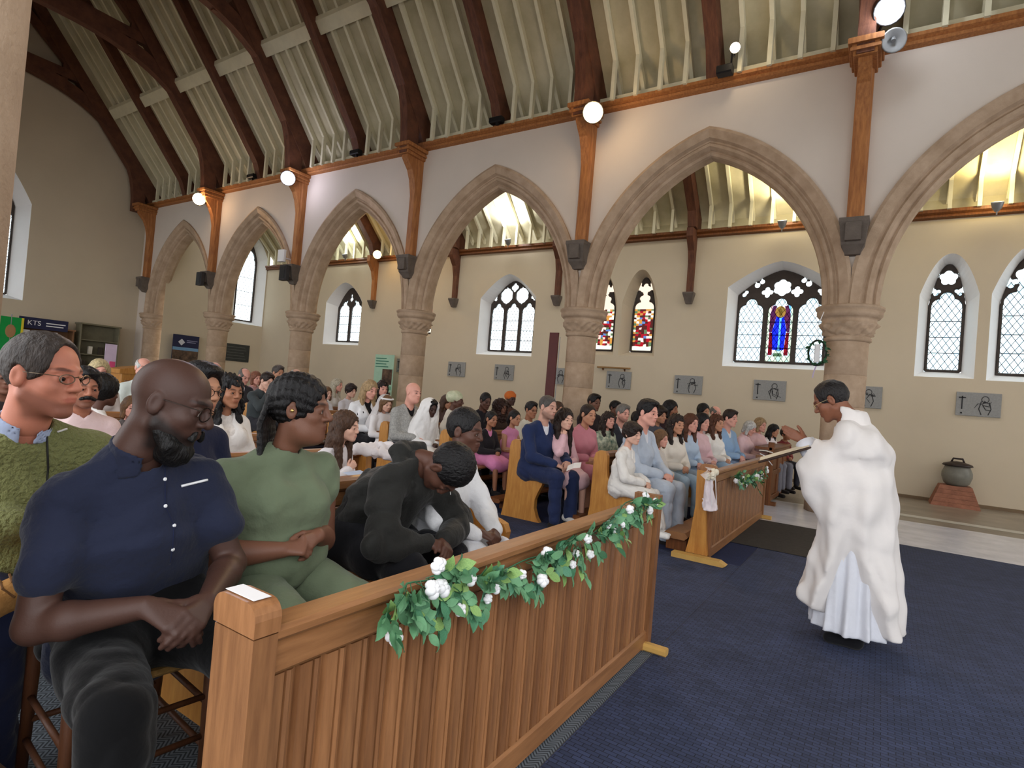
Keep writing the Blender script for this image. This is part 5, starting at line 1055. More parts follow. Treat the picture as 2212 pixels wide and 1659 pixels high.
# ---- front row, near side ------------------------------------------------------------------
navy = fabric((35, 40, 60), .35, .85, 34)
F = figure(q='near', kind='m_beard_wide', fat=.016, w=.95, sleeve=.29, lean=15, side=8, twist=4, hy=44, hp=14, hr=-4, fold=.012, seed=2, armr=1.04, long=.04, collar=2,
           arms=[dict(w=(.36, .05, .70), e=(-.2, .45, -.5), f=(.75, -.75, -.25), n=(.5, .45, .7), curl=(30, 42, 20)), dict(w=(.34, -.085, .71), e=(-.3, -.45, -.6), f=(.85, .55, -.3), n=(.1, -.55, .9), curl=(24, 36, 18), thumb=(20, 5))], knees=.17, kneef=.45)
loc, s = seat_at(372, 872, -1.80, F, R_(-6)); P1 = person(F, loc, R_(-6), s, 'bearded man in navy short-sleeved shirt and round glasses seated on the wooden chair', SK['vdk'], [], navy, fabric((9, 9, 11), .2), glasses=((46, 36, 30), 1))
ch.location = (loc[0]-.01, loc[1], 0); ch.rotation_euler[2] = R_(-6)
green = fabric((108, 120, 96), .3, .85, 30)
F = figure(q='near', kind='w_wide_fat', fat=.042, w=1.16, bust=.022, sleeve=.10, lean=9, hy=42, hp=0, fold=.006, seed=4, armr=1.3, bottom='trousers', long=.02, hs=1.07,
           arms=[dict(w=(.27, .06, .76), e=(-.4, .40, -.6), f=(.45, -.9, -.1), n=(.6, .3, .6), curl=(60, 65, 40)), dict(w=(.27, -.085, .73), e=(-.1, -.75, -.8), f=(.65, .8, .12), n=(.5, -.4, .7), curl=(62, 70, 42))], knees=.14)
loc, s = seat_at(650, 884, -2.0, F, R_(-4)); P2 = person(F, loc, R_(-4), s, 'woman in olive green dress with black braids and gold earring, hands clasped', SK['br'], [('braids', HB['black'])], green, green, names=('dress', 'dress_skirt', ''))
F = figure(q='near', kind='c_wide', fat=.02, armr=1.12, lean=30, hunch=.06, hy=4, hp=84, fold=.017, seed=7, sleeve=1, w=1.0, hs=1.04, long=.03,
           arms=[dict(w=(.46, .03, .64), e=(.1, .8, -.5), f=(.8, -.6, -.3), n=(.4, .4, .8), curl=(40, 50, 25)), dict(w=(.44, -.05, .64), e=(.0, -.8, -.5), f=(.9, .5, -.3), n=(.2, -.4, .9), curl=(35, 45, 25))], knees=.13, collar=1)
loc, s = seat_at(965, 1012, -1.76, F, R_(2)); P3 = person(F, loc, R_(2), s, 'boy in black hooded jacket bowing his head low over his hands', SK['dk'], [('afrotop', HB['black'])], fabric((42, 42, 40), .3, .7, 40), fabric((24, 24, 28)), names=('jacket', 'trousers', ''))
F = figure(q='near', kind='c_wide', lean=12, hy=14, hp=4, fold=.012, seed=9, sleeve=1, w=1.0, hs=1.10, long=.02, kneef=.52, fat=.012,
           arms=[dict(w=(.44, .05, .665), e=(-.2, .7, -.6), f=(.7, -.7, -.3), n=(.4, .4, .8), curl=(50, 60, 30)), dict(w=(.42, -.07, .665), e=(-.2, -.7, -.6), f=(.85, .55, -.3), n=(.1, -.4, .9), curl=(45, 55, 30))])
loc, s = seat_at(1010, 932, -1.97, F, R_(6)); P4 = person(F, loc, R_(-2), s, 'boy in white communion suit beside the boy in black', SK['dk'], [('afrotop', HB['black'])], fabric((232, 232, 234), .35, .7, 30), fabric((230, 230, 234), .3), names=('jacket', 'trousers', ''), shoe=(225, 225, 228))
fleece = fabric((140, 144, 94), .8, .95, 150)
F = figure(q='near', kind='m_beardl', fat=.035, w=1.14, lean=18, hy=38, hp=2, fold=.011, seed=12, sleeve=1, collar=2, long=.04, hs=1.05, armr=1.2,
           arms=[dict(w=(.35, .12, .70), e=(-.2, .9, -.4)), dict(w=(.26, -.02, .76), e=(-.2, -.8, -.5))], legs=[((.34, .30, .60), (.42, .06, .64)), ((.40, -.05, .53), (.38, -.05, .09))], shoes=False)
loc, s = seat_at(97, 812, -2.52, F, R_(-8)); P5 = person(F, loc, R_(-8), s, 'man in green fleece and glasses at the left edge, looking right', (208, 136, 112), [('receding', (70, 62, 58))], fleece, fabric((34, 40, 66), .3), names=('fleece', 'trousers', ''), glasses=((110, 96, 80), 0), collar=fabric((170, 184, 214), .1, scale=90))
# ---- details of the front row
from mathutils.bvhtree import BVHTree
bpy.context.view_layer.update()
def hit(px, py, o):
    me = o.data; M = np.array(o.matrix_world); v = np.empty(len(me.vertices)*3, np.float32); me.vertices.foreach_get('co', v); v = v.reshape(-1, 3) @ M[:3, :3].T+M[:3, 3]
    t = BVHTree.FromPolygons([tuple(p) for p in v.tolist()], [tuple(p.vertices) for p in me.polygons]); d = nrm(ray(px, py)); return t, d
def stick(P, part, pix, name, me, m, lift=.001, sc_=1.):
    o = P[part]; t, _ = hit(0, 0, o); out = []
    for px, py in pix:
        d = nrm(ray(px, py)); c, n, i, dist = t.ray_cast(Vector(CAM), Vector(d))
        if c is None: continue
        n = V(*n); n = n if n @ d < 0 else -n; x = nrm(np.cross(V(0, 0, 1), n)); y = np.cross(n, x); p = V(*c)+n*lift
        W = Matrix([[x[j]*sc_, y[j]*sc_, n[j]*sc_, p[j]] for j in range(3)]+[[0, 0, 0, 1]])
        q = obj(name, me, m, o); q.matrix_local = o.matrix_world.inverted() @ W; out.append(q)
    return out
def cord(P, part, pix, name, r, m, lift=.002):
    o = P[part]; t, _ = hit(0, 0, o); pts = []
    for a, b in zip(pix[:-1], pix[1:]):
        for k in range(7):
            px, py = a[0]+(b[0]-a[0])*k/7, a[1]+(b[1]-a[1])*k/7; d = nrm(ray(px, py)); c, n, i, dist = t.ray_cast(Vector(CAM), Vector(d))
            if c is not None: pts.append(V(*c)-d*lift)
    if len(pts) < 2: return
    q = MB().tube(pts, r, 6).build(name, m, o, True); q.matrix_local = o.matrix_world.inverted()
BUT = MB().lathe([(.0001, .0022), (.004, .0026), (.0052, .002), (.0055, 0), (.0055, -.001)], n=14).mesh('button', True); PEARL = mat('white_button', (232, 234, 236), .3, .02)
stick(P1, 'top', [(338, 978), (357, 1093), (376, 1135), (373, 1187), (356, 1035)], 'button', BUT, PEARL, .001)
cord(P1, 'top', [(392, 1050), (458, 1034)], 'pocket_trim', .0042, PEARL, .002)
dkn = fabric((26, 32, 58), .2); cord(P1, 'top', [(262, 925), (285, 985), (335, 1010)], 'collar_edge', .005, dkn, .002); cord(P1, 'top', [(357, 1010), (357, 1093), (376, 1135), (373, 1187), (366, 1225)], 'placket', .0025, dkn, .001)
cord(P1, 'body', [(400, 1268), (437, 1272)], 'bracelet', .0035, BLACK, .001)
GOLD = mat('gold', (222, 190, 120), .25, .05, metal=.9); stick(P2, 'body', [(632, 887)], 'earring', MB().ball((0, 0, .003), .0075, 12, 8).mesh('earring', True), GOLD)
cord(P2, 'top', [(585, 925), (620, 950), (668, 955), (695, 935)], 'neckline', .006, green, .001)
cord(P5, 'top', [(100, 895), (102, 960), (104, 1010), (100, 1060)], 'zip', .0035, mat('zip_dark', (30, 30, 26), .5), .002); cord(P5, 'top', [(124, 933), (148, 925)], 'logo_mark', .004, WHITE, .002); cord(P5, 'top', [(34, 830), (62, 880), (100, 905), (128, 880)], 'collar_lining', .011, fabric((44, 40, 34), .3), .0)
cord(P5, 'top', [(42, 838), (72, 870), (98, 893)], 'shirt_collar', .010, fabric((170, 184, 214), .1, scale=90), .010); cord(P5, 'top', [(140, 858), (120, 880), (100, 895)], 'shirt_collar', .010, fabric((170, 184, 214), .1, scale=90), .010)
cord(P3, 'top', [(895, 945), (910, 1000), (935, 1060)], 'shirt_edge', .008, fabric((214, 222, 232), .2), .0); cord(P3, 'top', [(968, 1030), (974, 1075)], 'drawstring', .0025, WHITE, .002); cord(P4, 'top', [(975, 950), (1000, 985), (1015, 1010)], 'lapel', .006, WHITE, .002)
# beard, moustache and hood as hair-like parts
def blob(P, name, prims, m, h=.005, fo=.002, fs=200, parent=None):
    s = SDF((-.2, -.2, -.4), (.2, .2, .25), h)
    for a in prims: s.cap(*a[:4], .012) if len(a) == 4 else s.ell(*a, .012)
    s.func(lambda D, x, y, z: D); folds(s, fo, 3, fs); obj(name, s.mesh(name), m, P['root'], mtx=P['M4'])
blob(P1, 'beard', [((.045, 0, -.115), (.05, .05, .045)), ((.0, .058, -.06), (.045, .04, -.10), .014, .026), ((.0, -.058, -.06), (.045, -.04, -.10), .014, .026), ((.095, .022, -.05), (.088, .03, -.07), .006, .010), ((.095, -.022, -.05), (.088, -.03, -.07), .006, .010)], hairm((20, 18, 18)))
N3 = P3['F']; c3, d3, f3, l3 = N3['N'], N3['d'], N3['f'], N3['l']; s = SDF(c3-.3, c3+.3, .008); s.cap(c3-f3*.085+d3*.02+l3*.05, c3-f3*.085+d3*.02-l3*.05, .045, .045, .03)
for q in (1, -1): s.cap(c3-f3*.085+d3*.02+q*l3*.05, c3+q*l3*.105-d3*.01, .045, .03, .03); s.cap(c3+q*l3*.105-d3*.01, c3+f3*.06+q*l3*.06-d3*.05, .03, .02, .02)
folds(s, .006, 4, 60); obj('hood', mesh_np('hood', *smooth_vq(s.nets(), 2)), fabric((38, 38, 36), .3, .7, 40), P3['root'])
# tan boot of the crossed leg and the other shoe
s = SDF((-.2, -.07, -.12), (.22, .07, .14), .006); s.cap((-.04, 0, .09), (-.05, 0, -.03), .05, .052, .02); s.cap((-.05, 0, -.05), (.13, 0, -.06), .048, .042, .03, lat=V(0, 1, 0), kl=1.05); s.plane((0, 0, -.095), (0, 0, -1)); BOOTm = s.mesh('boot')
def boot(P, p, M3):
    q = obj('boot', BOOTm, mat('tan_suede', (206, 152, 88), .85, .12, 20, .3, 90), P['root'], mtx=Matrix.Translation(Vector(p)) @ M3)
    MB().bbox((-.115, -.052, -.118), (.18, .052, -.094), .012).build('sole', mat('sole_grey', (78, 80, 82), .8), q)
    for k in range(5): MB().tube([(.0+.02*k, -.035, .015-.012*k), (.012+.02*k, 0, .03-.014*k), (.0+.02*k, .035, .015-.012*k)], .0032, 6).build('lace', mat('lace_brown', (120, 84, 50), .7), q)
an = P5['F']['an']; boot(P5, V(.455, .01, .665), Matrix.Rotation(R_(-72), 4, 'Z') @ Matrix.Rotation(R_(12), 4, 'Y') @ Matrix.Rotation(R_(-30), 4, 'X')); boot(P5, an[1]+V(0, 0, .02), Matrix.Identity(4))
# ---- the rest of the congregation ------------------------------------------------------------
T = {}
def tmpl(k, **kw):
    base = dict(m=dict(kind='m', fat=.012), m2=dict(kind='m_beardl', fat=.02), w=dict(kind='w', bust=.012, w=.9), c=dict(kind='c', hs=1.13, w=.86), f=dict(kind='m_fat', fat=.03))[k]
    base.update(kw)
    if 'bt' in base: base['bottom'] = base.pop('bt')
    return figure(**base)
CR = []
def sit(px, py, X, k, label, sk, hairs, top, bottom, rz=-18, inner=None, glasses=None, names=('shirt', 'trousers', 'shirt_inner'), shoe=(34, 30, 30), s=None, Y=None, **kw):
    F = tmpl(k, **kw); loc, sc_ = seat_at(px, py, X, F, R_(rz), Y, s); P = person(F, loc, R_(rz), sc_, label, SK.get(sk, sk), hairs, top, bottom, inner, shoe, names, glasses); CR.append((label, loc, sc_)); return P
r0, r1, r2, r3, r4, r5, r6, r7 = [B+.30 for B in ROWB[:8]]
JK = ('jacket', 'trousers', 'shirt'); DR = ('dress', 'dress_skirt', ''); BL = ('blouse', 'skirt', '')
W_ = (236, 234, 230)
# far block, front row
sit(1366, 938, r0, 'c', 'boy in shiny white suit with dark fringe at the end of the far front pew', 'fair', [('curtain', HB['dbrown'])], fabric((236, 232, 226), .35, .45, 22), fabric((234, 230, 224), .3, .5), 0, inner=W_, names=JK, shoe=(232, 230, 226), q='near', lean=6, hy=-16, fold=.009, vneck=True, arms=[dict(w=(.34, .05, .66), e=(-.3, .6, -.6)), dict(w=(.33, -.06, .66), e=(-.3, -.6, -.6))], legs=[((.43, .09, .52), (.55, .08, .13)), ((.44, -.09, .52), (.56, -.09, .13))])
G1 = sit(1400, 892, r0, 'm', 'man in pale blue suit with dark hair beside the boy in white', 'pink', [('short', HB['black'])], fabric((186, 196, 210), .35), fabric((188, 198, 212), .3), -8, inner=(226, 228, 236), names=JK, q='near', lean=8, hy=-8, fold=.008, vneck=True, w=1.08, fat=.02, arms=[dict(w=(.36, .06, .66), e=(-.3, .6, -.6)), dict(w=(.34, -.07, .66), e=(-.3, -.6, -.6))])
sit(1428, 948, r0, 'c', 'small brown-haired child peeping beside the man in pale blue', 'pink', [('bob', HB['lbrown'])], (214, 206, 196), (190, 196, 204), -14, lean=2)
sit(1462, 917, r0, 'w', 'woman with very long dark wavy hair in cream jacket in the far front pew', 'tan', [('curly', HB['dbrown'])], (230, 222, 210), (176, 200, 220), -30, names=BL, lean=6)
sit(1493, 914, r0, 'w', 'woman with straight brown hair in pale blue, holding a pink booklet', 'pink', [('long', HB['auburn'])], (186, 204, 224), (180, 200, 222), -26, names=BL, lean=8)
sit(1518, 912, r0, 'w', 'woman with dark bob in pale pink behind the pale blue blouse', 'pink', [('bob', HB['black'])], (226, 190, 194), (120, 110, 120), -25, names=BL)
sit(1549, 914, r0+.05, 'w', 'woman with curly auburn hair in white jacket and pale blue skirt', 'tan', [('curly', HB['auburn'])], (238, 234, 228), (160, 190, 220), -22, names=BL, bt='skirt', lean=4, Y=8.95)
sit(1578, 904, r0+.05, 'm', 'young man with curly dark hair in white shirt and blue waistcoat', 'pink', [('short', HB['dbrown'])], (150, 180, 214), (150, 170, 200), -22, inner=(236, 236, 238), names=('waistcoat', 'trousers', 'shirt'), vneck=True, Y=9.6)
sit(1620, 925, 0, 'w', 'white-haired woman in pale pink blouse looking down', 'pink', [('bob', HB['white'])], (232, 196, 200), (120, 120, 130), -12, names=BL, Y=10.35, hp=22)
sit(1643, 918, 0, 'w', 'blonde woman in pink cardigan behind the white-haired woman', 'pink', [('bob', (176, 146, 108))], (222, 184, 186), (120, 120, 130), -28, names=BL, Y=10.95)
sit(1672, 930, 0, 'w', 'dark straight-haired woman in white reading behind the side desk', 'tan', [('long', HB['black'])], (232, 222, 222), (120, 120, 130), -24, names=BL, Y=11.35, hp=14)
sit(1698, 938, 0, 'c', 'dark-haired boy in maroon leaning at the side desk by the priest', 'ind', [('short', HB['black'])], (120, 50, 48), (50, 50, 60), -36, Y=11.75, hr=18, lean=14)
# far block, second row
G2 = sit(1184, 880, r1, 'm2', 'man in royal navy suit with short grey hair and beard, end of second far pew', (206, 158, 138), [('buzz', (92, 86, 82))], fabric((38, 50, 86), .35), fabric((38, 48, 82), .3), -16, inner=(232, 234, 240), names=JK, q='near', lean=6, hy=4, fold=.007, vneck=True, w=1.1, arms=[dict(w=(.36, .12, .68), e=(-.3, .6, -.6)), dict(w=(.36, -.08, .66), e=(-.3, -.6, -.6))])
G3 = sit(1221, 906, r1+.12, 'c', 'girl in pink jacket with long dark hair, hand at her mouth, on the lap side', 'fair', [('long', HB['dbrown'])], fabric((236, 192, 200), .4), fabric((228, 190, 196), .3), -26, names=('jacket', 'skirt', ''), shoe=(232, 228, 224), q='near', bt='skirt', lean=4, fold=.006, Y=None, arms=[dict(w=(.26, .05, .70), e=(-.3, .6, -.6)), dict(w=(.16, -.045, 1.02), e=(.2, -.7, -.8), f=(-.1, .3, .9), n=(.8, -.4, .2), curl=(75, 80, 40))])
sit(1271, 896, r1+.16, 'w', 'woman in dusty pink dress with dark hair tied back leaning forward', 'tan', [('tied', HB['dbrown'])], (212, 138, 150), (212, 138, 150), -24, names=DR, bt='skirt', lean=16, )
floral = mat('floral_print', (214, 216, 190), .85, .3, 16, .2, 30, c2=(38, 84, 74))
sit(1315, 908, r1, 'w', 'woman with dark brown hair in green floral blouse, second far pew', 'pink', [('half', HB['dbrown'])], floral, (60, 60, 70), -24, names=BL, fat=.015)
sit(1346, 893, r1, 'm2', 'grey-haired bearded man in dark suit beside the floral blouse', 'pink', [('short', HB['grey'])], (60, 62, 70), (50, 50, 58), -26, inner=(230, 230, 232), names=JK, vneck=True)
sit(1205, 885, r2+.1, 'w', 'brown-haired woman mostly hidden behind the navy suit', 'tan', [('long', HB['brown'])], (200, 180, 176), (90, 90, 100), -20, names=BL, Y=7.9)
sit(1284, 870, r2, 'm', 'young man with cropped black hair behind the pink dress', 'br', [('short', HB['black'])], (50, 40, 44), (40, 40, 46), -24)
sit(1378, 905, r1, 'w', 'person with black hair hidden behind the pale blue suit', 'tan', [('bob', HB['black'])], (40, 38, 42), (40, 40, 46), -20, names=BL)
sit(1329, 882, 0, 'm', 'dark-haired person glimpsed behind the grey-haired man', 'br', [('short', HB['black'])], (40, 40, 44), (40, 40, 46), -24, Y=10.2)
sit(1425, 897, -2.98, 'c', 'boy with dark curly hair behind the pale blue suit', 'tan', [('curtain', HB['dbrown'])], (90, 90, 100), (60, 60, 70), -26)
sit(1449, 884, -2.98, 'w', 'dark-haired woman at the back beyond the far pews, head turned', 'ind', [('bob', HB['black'])], (60, 40, 44), (40, 40, 46), -10, names=BL)
sit(1520, 888, 0, 'w', 'woman with dark hair and white head band by the far wall', 'tan', [('bob', HB['black'])], (200, 190, 190), (90, 90, 100), -30, names=BL, Y=11.8)
sit(1546, 892, 0, 'm', 'bald man in white collar by the far wall', 'pink', [('ring', HB['grey'])], (226, 222, 216), (60, 60, 70), -26, Y=12.5)
# far block, third row
sit(1062, 906, r2, 'c', 'girl in pink dress and black cardigan, third far pew', 'ind', [('tied', HB['black'])], (38, 34, 38), (226, 140, 186), -14, inner=(228, 140, 184), names=('cardigan', 'dress_skirt', 'dress'), bt='skirt', vneck=True)
sit(1112, 904, r2+.05, 'c', 'girl with glasses in sleeveless pink dress, third far pew', 'tan', [('tied', HB['black'])], (228, 150, 190), (226, 146, 188), -10, names=DR, bt='skirt', sleeve=0, glasses=((150, 120, 90), 1))
sit(1148, 886, r2, 'm', 'man with glasses in cream shirt behind the navy suit', 'ind', [('short', HB['black'])], (228, 224, 206), (70, 70, 80), -22, glasses=((30, 28, 28), 0))
sit(1049, 867, r3, 'm', 'man with cropped hair in black, behind the girls in pink', 'dk', [('afrotop', HB['black'])], (34, 32, 36), (30, 30, 34), -22, hp=12)
sit(1084, 880, r3+.1, 'w', 'woman with a large mass of dark brown curls', 'br', [('big', (58, 34, 28))], (60, 44, 36), (50, 40, 40), -20, names=BL)
sit(1104, 862, r4, 'w', 'woman in orange head wrap near the aisle wall', 'vdk', [('wrap', (206, 110, 50))], (90, 60, 50), (60, 40, 40), -20, names=BL)
# far block, fourth row
sit(893, 848, r3, 'f', 'bald man in pale grey check jacket over black shirt', 'pink', [], mat('check_tweed', (178, 176, 170), .9, .2, 60, .3, 90, c2=(134, 134, 132)), (60, 60, 66), -12, inner=(26, 26, 30), names=JK, vneck=True, hy=10)
sit(930, 882, r3+.28, 'c', 'girl in white communion veil and dress with hidden face', 'vdk', [('hood', fabric((240, 238, 236), .3)), ('short', HB['black'])], (238, 236, 234), (238, 236, 234), -14, names=DR, bt='skirt', hp=14)
sit(986, 866, r3, 'w', 'woman in cream patterned head wrap and ivory blouse', 'dk', [('wrap', mat('wrap_print', (214, 214, 186), .85, .2, 14, .2, 30, c2=(166, 176, 142)))], (238, 230, 214), (90, 80, 80), 30, names=BL)
sit(966, 868, r4, 'w', 'brown-haired woman bending behind the head wrap', 'tan', [('long', HB['brown'])], (90, 70, 66), (60, 60, 66), 10, names=BL, hp=20)
# fifth row and behind
sit(800, 842, r4, 'w', 'blonde woman in white blazer and black trousers', 'pink', [('long', (190, 160, 118))], fabric((238, 238, 240), .35), (24, 24, 28), -8, inner=(28, 26, 30), names=JK, vneck=True, lean=8, hp=14, w=1.0, q='near', fold=.007)
sit(834, 872, r4+.36, 'c', 'little girl with white flower headband and veil', 'fair', [('bob', HB['lbrown']), ('veil', mat('veil_tulle', (240, 236, 236), .8, .02, 5, alpha=.6)), ('band', fabric((242, 242, 242), .3))], (240, 236, 236), (240, 236, 236), -12, names=DR, bt='skirt', hp=16)
sit(826, 840, r5, 'w', 'dark-haired woman behind the white blazer, smiling', 'pink', [('half', HB['dbrown'])], (60, 46, 50), (50, 46, 50), -16, names=BL)
sit(758, 845, r6, 'c', 'boy in white shirt with dark fringe, back rows', 'fair', [('curtain', HB['dbrown'])], (236, 234, 240), (60, 60, 70), 0)
sit(729, 832, r7, 'w', 'blonde woman with sunglasses on her head, back rows', 'pink', [('long', (206, 196, 172))], (206, 200, 192), (120, 120, 120), 20, names=BL)
sit(706, 850, r6, 'c', 'child with brown hair, white shirt and dark tie, back rows', 'fair', [('bob', HB['lbrown'])], (232, 230, 236), (60, 60, 70), -4)
sit(577, 823, r6, 'm', 'teenage boy in dark grey hoodie, hand at his chin', 'fair', [('short', HB['dbrown'])], (66, 72, 74), (50, 50, 56), 4, names=('hoodie', 'trousers', ''), hp=18, arms=[None, dict(w=(.2, -.03, 1.0), e=(.2, -.7, -.8), f=(-.1, .3, .9), n=(.8, -.4, .2), curl=(70, 70, 40))])
sit(528, 813, r7, 'm', 'balding old man in dark jacket looking down', 'pink', [('ring', HB['grey'])], (58, 56, 62), (50, 50, 56), 0, inner=(220, 214, 210), names=JK, vneck=True, hp=22)
sit(464, 801, r7, 'm', 'old white-haired man with glasses in black with white collar', 'pink', [('ring', HB['white'])], (30, 30, 34), (40, 40, 46), -4, inner=(232, 232, 236), names=JK, vneck=True, glasses=((80, 70, 70), 0))
sit(553, 817, ROWB[8]+.3, 'w', 'reddish-haired person behind the teenage boy', 'pink', [('bob', (150, 96, 74))], (190, 150, 150), (90, 90, 96), 0, names=BL)
sit(601, 806, ROWB[8]+.3, 'm', 'grey-haired person far back near the column', 'tan', [('short', (90, 82, 78))], (150, 140, 136), (90, 90, 96), 0)
sit(640, 812, ROWB[8]+.3, 'm', 'balding person at the very back, white-topped', 'fair', [('ring', HB['white'])], (200, 196, 190), (90, 90, 96), 0)
# near block behind the front row
sit(748, 922, r1+.02, 'c', 'girl with long brown hair in white leaning on the pew back', 'fair', [('long', HB['brown'])], (232, 226, 228), (210, 206, 210), 10, q='near', hy=14, lean=10, fold=.006, names=BL, arms=[dict(w=(.28, .0, .74), e=(-.3, .6, -.6)), dict(w=(.26, -.03, .86), e=(.1, -.6, -.9), f=(.3, .5, .7), n=(.8, -.4, .2), curl=(60, 70, 40))])
wb = mat('lace_white', (236, 230, 224), .85, .14, 30, .5, 40, c2=(200, 192, 186))
sit(497, 846, r2, 'w', 'woman with long black hair in white lace blouse and cardigan', 'ind', [('half', HB['black'])], fabric((238, 234, 230), .4), (120, 110, 110), -4, inner=wb, names=('cardigan', 'skirt', 'blouse'), vneck=True, fat=.02, q='near', fold=.006, hy=6)
sit(432, 842, r1+.25, 'm', 'dark-haired man with glasses in navy, hidden behind the bearded man', 'tan', [('short', HB['black'])], (34, 40, 66), (34, 36, 48), 12, glasses=((40, 34, 34), 1), Y=None)
sit(182, 838, r2+.1, 'm2', 'man with thick black moustache in pale pink shirt', (170, 112, 88), [('short', HB['black'])], fabric((232, 206, 206), .3), (60, 60, 70), -8, q='near', fold=.006, hy=4, fat=.02)
Pm = CR[-1]; F = tmpl('m2', q='near', fold=.006, hy=4, fat=.02); rm = [o for o in bpy.data.objects if o.get('label') == Pm[0]][0]
blob(dict(root=rm, M4=Matrix([[*(F['Hd'][i]*F['hs']), F['hc'][i]] for i in range(3)]+[[0, 0, 0, 1]])), 'moustache', [((.094, 0, -.046), (.084, .036, -.060), .0135, .010), ((.094, 0, -.046), (.084, -.036, -.060), .0135, .010)], hairm((16, 14, 14)))
sit(226, 848, r3, 'c', 'child with round black afro seen from behind in white', 'dk', [('afro', (14, 13, 14))], (234, 232, 230), (90, 90, 100), 100)
sit(214, 802, r5, 'w', 'blonde woman with glasses between the moustached man and the lectern', 'pink', [('bob', (206, 186, 140))], (200, 190, 186), (90, 90, 96), -10, names=BL, glasses=((90, 60, 60), 0))
sit(284, 880, r3, 'w', 'person in grey patterned jacket behind the bearded man', 'pink', [('bob', HB['lbrown'])], mat('grey_print', (120, 112, 108), .85, .3, 18, .3, 40, c2=(76, 70, 70)), (70, 66, 70), -8, names=('jacket', 'skirt', ''), Y=None)
sit(310, 795, r6, 'm', 'bald old man in pale top near the lectern', 'pink', [('ring', HB['white'])], (206, 214, 208), (90, 90, 96), -8)
sit(12, 815, r3, 'm', 'dark-haired person half hidden by the column at the left edge', 'br', [('short', HB['black'])], (50, 40, 40), (40, 40, 44), -6)

# ---- collars, ties and lapels of the suits
TIEG = fabric((120, 124, 134), .1); NVD = fabric((26, 38, 72), .1); PBD = fabric((140, 156, 180), .1)
bpy.context.view_layer.update()
cord(G1, 'inner', [(1441, 928), (1449, 948), (1458, 968)], 'tie', .011, TIEG, .004)
cord(G1, 'top', [(1422, 912), (1440, 945), (1462, 985), (1468, 1010)], 'lapel', .004, PBD, .002); cord(G1, 'top', [(1450, 918), (1458, 950), (1464, 985)], 'lapel', .004, PBD, .002); stick(G1, 'top', [(1466, 1000)], 'button', BUT, BLACK, .001, 1.6)
cord(G2, 'inner', [(1192, 912), (1198, 928)], 'tie', .010, NVD, .004); cord(G2, 'top', [(1172, 900), (1186, 925), (1200, 955)], 'lapel', .004, NVD, .002); cord(G2, 'top', [(1202, 905), (1204, 935), (1206, 960)], 'lapel', .004, NVD, .002)
# ================================================================== the priest and small held things
F = figure(q='near', kind='m', stand=True, lean=5, hunch=.03, hy=0, hp=30, fold=.0, fat=-.01, w=.92, sleeve=.3, hs=1.05, bottom='trousers',
           arms=[dict(w=(.33, .035, 1.27), e=(-.25, .22, -1), f=(.85, -.1, .45), n=(.1, 1, .1), curl=(6, 8, 5), thumb=(10, 0), spread=2), dict(w=(.33, -.035, 1.27), e=(-.25, -.22, -1), f=(.85, .1, .45), n=(.1, -1, .1), curl=(6, 8, 5), thumb=(10, 0), spread=2)])
hp_ = ony(1795, 866, 4.32); s_ = hp_[2]/F['hc'][2]; rzp = R_(178); Rm = rotm((0, 0, 1), 178); q_ = hp_-Rm @ (F['hc']*s_)
WV = fabric((222, 217, 214), .12, .8, 22, .03); ALB = fabric((214, 216, 224), .12, .8, 40, .03)
PR_ = person(F, (q_[0], q_[1]), rzp, s_, 'priest in white chasuble and alb standing with hands joined, head bowed', (132, 84, 62), [('receding', (34, 30, 30))], ALB, fabric((24, 24, 28)), names=('alb_top', 'trousers', ''), glasses=((214, 196, 150), 0), z=0, shoe=(20, 20, 24))
root = PR_['root']; J = F['J']; S = F['S']; N = F['N']
# alb: pleated cone to the ankles
s = SDF((-.45, -.45, .04), (.45, .45, 1.3), .011); s.cap((-.0, 0, 1.2), (-.02, 0, .0), .165, .24, .02)
def pleat(n, amp, z0, ph=0):
    def f(D, x, y, z):
        a = np.arctan2(y, x); k = np.clip((z0-z)/z0, 0, 1); return D+amp*k*(np.sin(a*n+ph+1.3*np.sin(z*3+a*2))+.5*np.sin(a*(n*1.7)+2+z*2))
    return f
s.func(pleat(15, .022, 1.2)); s.plane((0, 0, .10), (0, .0, -1)); obj('alb', mesh_np('alb', *smooth_vq(s.nets(), 2)), ALB, root)
# chasuble
s = SDF((-.62, -.72, .08), (.72, .72, 1.62), .0105); k = .07; Yl = V(0, 1, 0); Zl = V(0, 0, 1)
s.cap(N-V(.015, 0, .07), (-.02, 0, .95), .10, .175, k, lat=Yl, kl=1.45); s.cap((-.04, -.12, 1.30), (-.04, .12, 1.30), .09, .09, .10); s.cap((-.05, 0, 1.20), (-.13, 0, .05), .125, .185, k, lat=Yl, kl=1.45); s.cap((.02, 0, 1.08), (.14, 0, .10), .12, .185, k, lat=Yl, kl=1.45)
for i, q in enumerate((1, -1)):
    E, W, _ = J[i]; s.cap(N-V(0, 0, .055), S[i]-V(0, 0, .01), .062, .072, .06); s.cap(S[i], E+V(.0, q*.01, .0), .075, .095, .07); s.cap(E+V(.0, q*.012, -.02), W-V(.07, -q*.03, .04), .095, .075, .07); s.cap(E+V(.02, q*.012, -.10), W-V(.06, -q*.03, .15), .08, .06, .07)
    s.cap(E+V(.0, q*.01, -.02), (.03, q*.15, .72), .10, .08, .10); s.cap(E+(W-E)*.6-V(0, -q*.02, .08), (.12, q*.13, .86), .07, .06, .08)
a_ = lambda x, y: np.arctan2(y, x)
s.func(lambda D, x, y, z: D+.016*np.clip((1.25-z)/1.0, 0, 1)*(np.sin(a_(x, y)*9+.8*np.sin(z*4))+.4*np.sin(a_(x, y)*17+2+z*3)))
